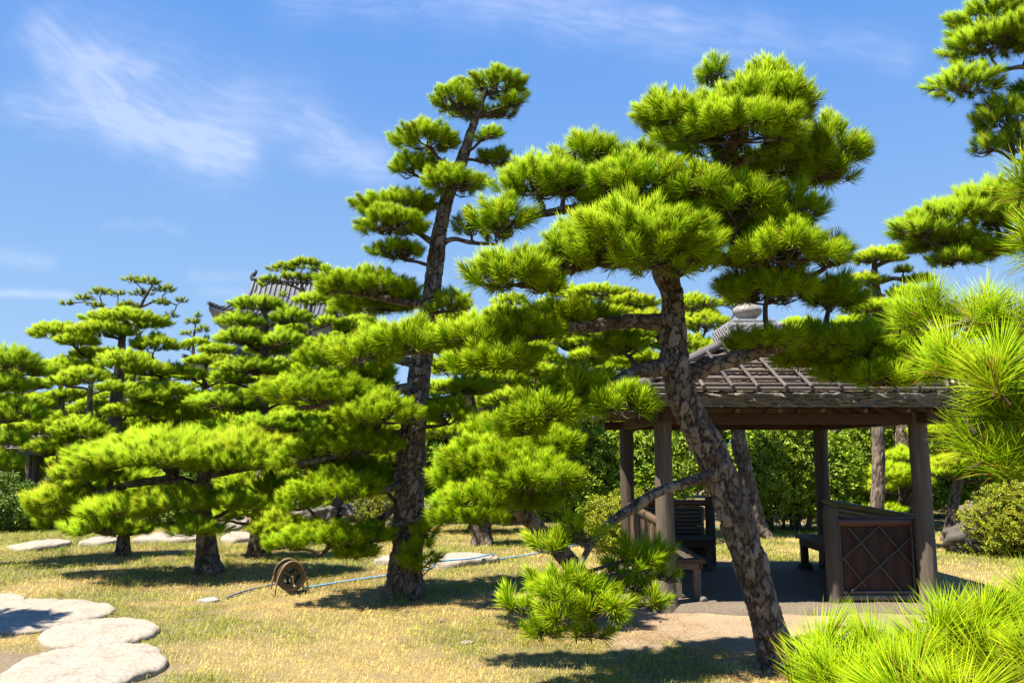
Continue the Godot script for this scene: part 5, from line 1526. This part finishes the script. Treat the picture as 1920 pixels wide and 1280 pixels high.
# ---------------------------------------------------------------- hose and reel
func make_hose():
	rng.seed = 601
	var pts := PackedVector3Array()
	var rad := PackedFloat32Array()
	var px := [[572, 1106], [640, 1094], [730, 1081], [790, 1072], [840, 1066], [885, 1062], [930, 1052], [1000, 1041], [1060, 1028], [1130, 1014], [1180, 1005], [1240, 1003], [1330, 992], [1400, 987], [1480, 985], [1560, 986], [1660, 992]]
	for e in curve(px, 8):
		pts.append(on_ground(e[0], e[1]) + Vector3(0, 0.022 + (0.09 if e[0] > 815 and e[0] < 925 else 0.0), 0)); rad.append(0.0115)
	var b := Builder.new()
	b.tube(pts, rad, 7, Color(0.16, 0.36, 0.62))
	var o := part(self, "garden_hose", b.mesh(M.rubber))
	tag(o, "long light blue garden hose running over the lawn to the pavilion", "hose")
	pts = PackedVector3Array(); rad = PackedFloat32Array()
	for e in curve([[548, 1093], [515, 1098], [480, 1106], [450, 1114], [424, 1124]], 8):
		pts.append(on_ground(e[0], e[1]) + Vector3(0, 0.022, 0)); rad.append(0.0115)
	b = Builder.new()
	b.tube(pts, rad, 7, Color(0.16, 0.19, 0.22))
	o = part(self, "garden_hose", b.mesh(M.rubber))
	tag(o, "short dark grey hose end left of the reel", "hose")
	# reel
	var c := on_ground(542, 1112)
	var t := thing("hose_reel", "brown metal hose reel with crank standing in the pine's shade", "hose reel", c)
	t.rotation.y = 0.45
	t.scale = Vector3.ONE * 0.86
	var R := 0.19
	var Y := 0.235
	var brown := Color(0.13, 0.085, 0.042)
	for z in [-0.13, 0.13]:
		b = Builder.new()
		var n := 40
		var rings := [[0.118, -0.004], [0.118, 0.008], [0.17, 0.008], [0.178, 0.016], [R, 0.016], [R + 0.004, 0.006], [R, -0.01], [0.17, -0.006], [0.118, -0.004]]
		for r in rings:
			for k in n:
				var a := TAU * k / n
				b.v.append(Vector3(cos(a) * r[0], Y + sin(a) * r[0], z + r[1] * signf(z))); b.n.append(Vector3.UP); b.c.append(brown)
		for a in rings.size() - 1:
			for k in n:
				var p := a * n + k
				var q := a * n + (k + 1) % n
				b.i.append_array(PackedInt32Array([p, q, q + n, p, q + n, p + n]))
		b.smooth_normals()
		if b.n[n * 2].z * z < 0: b.flip()
		for k in 3:
			var a := TAU * k / 3.0 + 0.5
			b.box(Vector3(cos(a) * 0.075, Y + sin(a) * 0.075, z), Vector3(0.13, 0.035, 0.008), brown, Basis(Vector3(0, 0, 1), a), 0.002)
		part(t, "flange", b.mesh(M.metal))
	b = Builder.new()
	pts = PackedVector3Array(); rad = PackedFloat32Array()
	for k in 240:
		var a := TAU * k / 20.0
		var turns := k / 20.0
		pts.append(Vector3(cos(a) * 0.12, Y + sin(a) * 0.12, -0.115 + turns * 0.0192)); rad.append(0.0125)
	b.tube(pts, rad, 6, Color(0.03, 0.07, 0.045))
	part(t, "wound_hose", b.mesh(M.rubber))
	b = Builder.new()
	b.tube(PackedVector3Array([Vector3(0, Y, -0.17), Vector3(0, Y, 0.2)]), PackedFloat32Array([0.018, 0.018]), 10, brown * 0.8)
	part(t, "axle", b.mesh(M.metal))
	for z in [-0.16, 0.16]:
		b = Builder.new()
		pts = PackedVector3Array(); rad = PackedFloat32Array()
		for k in 17:
			var a := PI * k / 16.0
			pts.append(Vector3(cos(a) * 0.21, 0.0 + sin(a) * 0.43, z)); rad.append(0.011)
		b.tube(pts, rad, 8, Color(0.30, 0.21, 0.12))
		part(t, "frame", b.mesh(M.metal))
		b = Builder.new()
		b.tube(PackedVector3Array([Vector3(0, Y, z), Vector3(0.08 * signf(z), 0.40, z)]), PackedFloat32Array([0.009, 0.009]), 6, brown)
		part(t, "strut", b.mesh(M.metal))
	for x in [-0.21, 0.21]:
		b = Builder.new()
		b.tube(PackedVector3Array([Vector3(x, 0.012, -0.16), Vector3(x, 0.012, 0.16)]), PackedFloat32Array([0.010, 0.010]), 8, Color(0.30, 0.21, 0.12))
		part(t, "foot_bar", b.mesh(M.metal))
	b = Builder.new()
	b.tube(PackedVector3Array([Vector3(0, Y, 0.2), Vector3(0.0, Y, 0.215), Vector3(0.02, Y - 0.11, 0.22)]), PackedFloat32Array([0.012, 0.012, 0.01]), 8, brown * 1.2)
	b.tube(PackedVector3Array([Vector3(0.02, Y - 0.11, 0.215), Vector3(0.02, Y - 0.11, 0.29)]), PackedFloat32Array([0.015, 0.017]), 8, Color(0.4, 0.3, 0.2))
	part(t, "crank", b.mesh(M.metal))


func _ready():
	var cam := Camera3D.new()
	cam.name = "camera"
	cam.position = Vector3(0, EYE, 0)
	cam.rotation.x = pitch
	cam.fov = rad_to_deg(2.0 * atan(640.0 / FOCAL))
	cam.near = 0.05
	cam.far = 600.0
	add_child(cam)
	cam.current = true
	var env := Environment.new()
	env.background_mode = Environment.BG_SKY
	env.sky = Sky.new()
	env.sky.sky_material = make_sky()
	env.tonemap_mode = Environment.TONE_MAPPER_LINEAR
	env.tonemap_exposure = 3.0
	env.sdfgi_enabled = true
	env.ssao_enabled = true
	env.ssil_enabled = true
	var we := WorldEnvironment.new()
	we.name = "environment"
	we.environment = env
	add_child(we)
	var sun := DirectionalLight3D.new()
	sun.name = "sun"
	sun.light_energy = 1.6
	sun.light_color = Color(1.0, 0.95, 0.87)
	sun.light_angular_distance = 0.5
	sun.shadow_enabled = true
	add_child(sun)
	sun.look_at_from_position(Vector3.ZERO, Vector3(0.48, -1.0, -0.24), Vector3.UP)
	make_materials()
	make_tufts()
	make_clumps()
	make_ground()
	print("ground")
	make_buildings()
	print("buildings")
	make_pavilion()
	print("pavilion")
	make_trees()
	print("trees")
	make_shrubs()
	make_stones()
	make_hose()
	make_grass()
	make_litter()
	print("done")
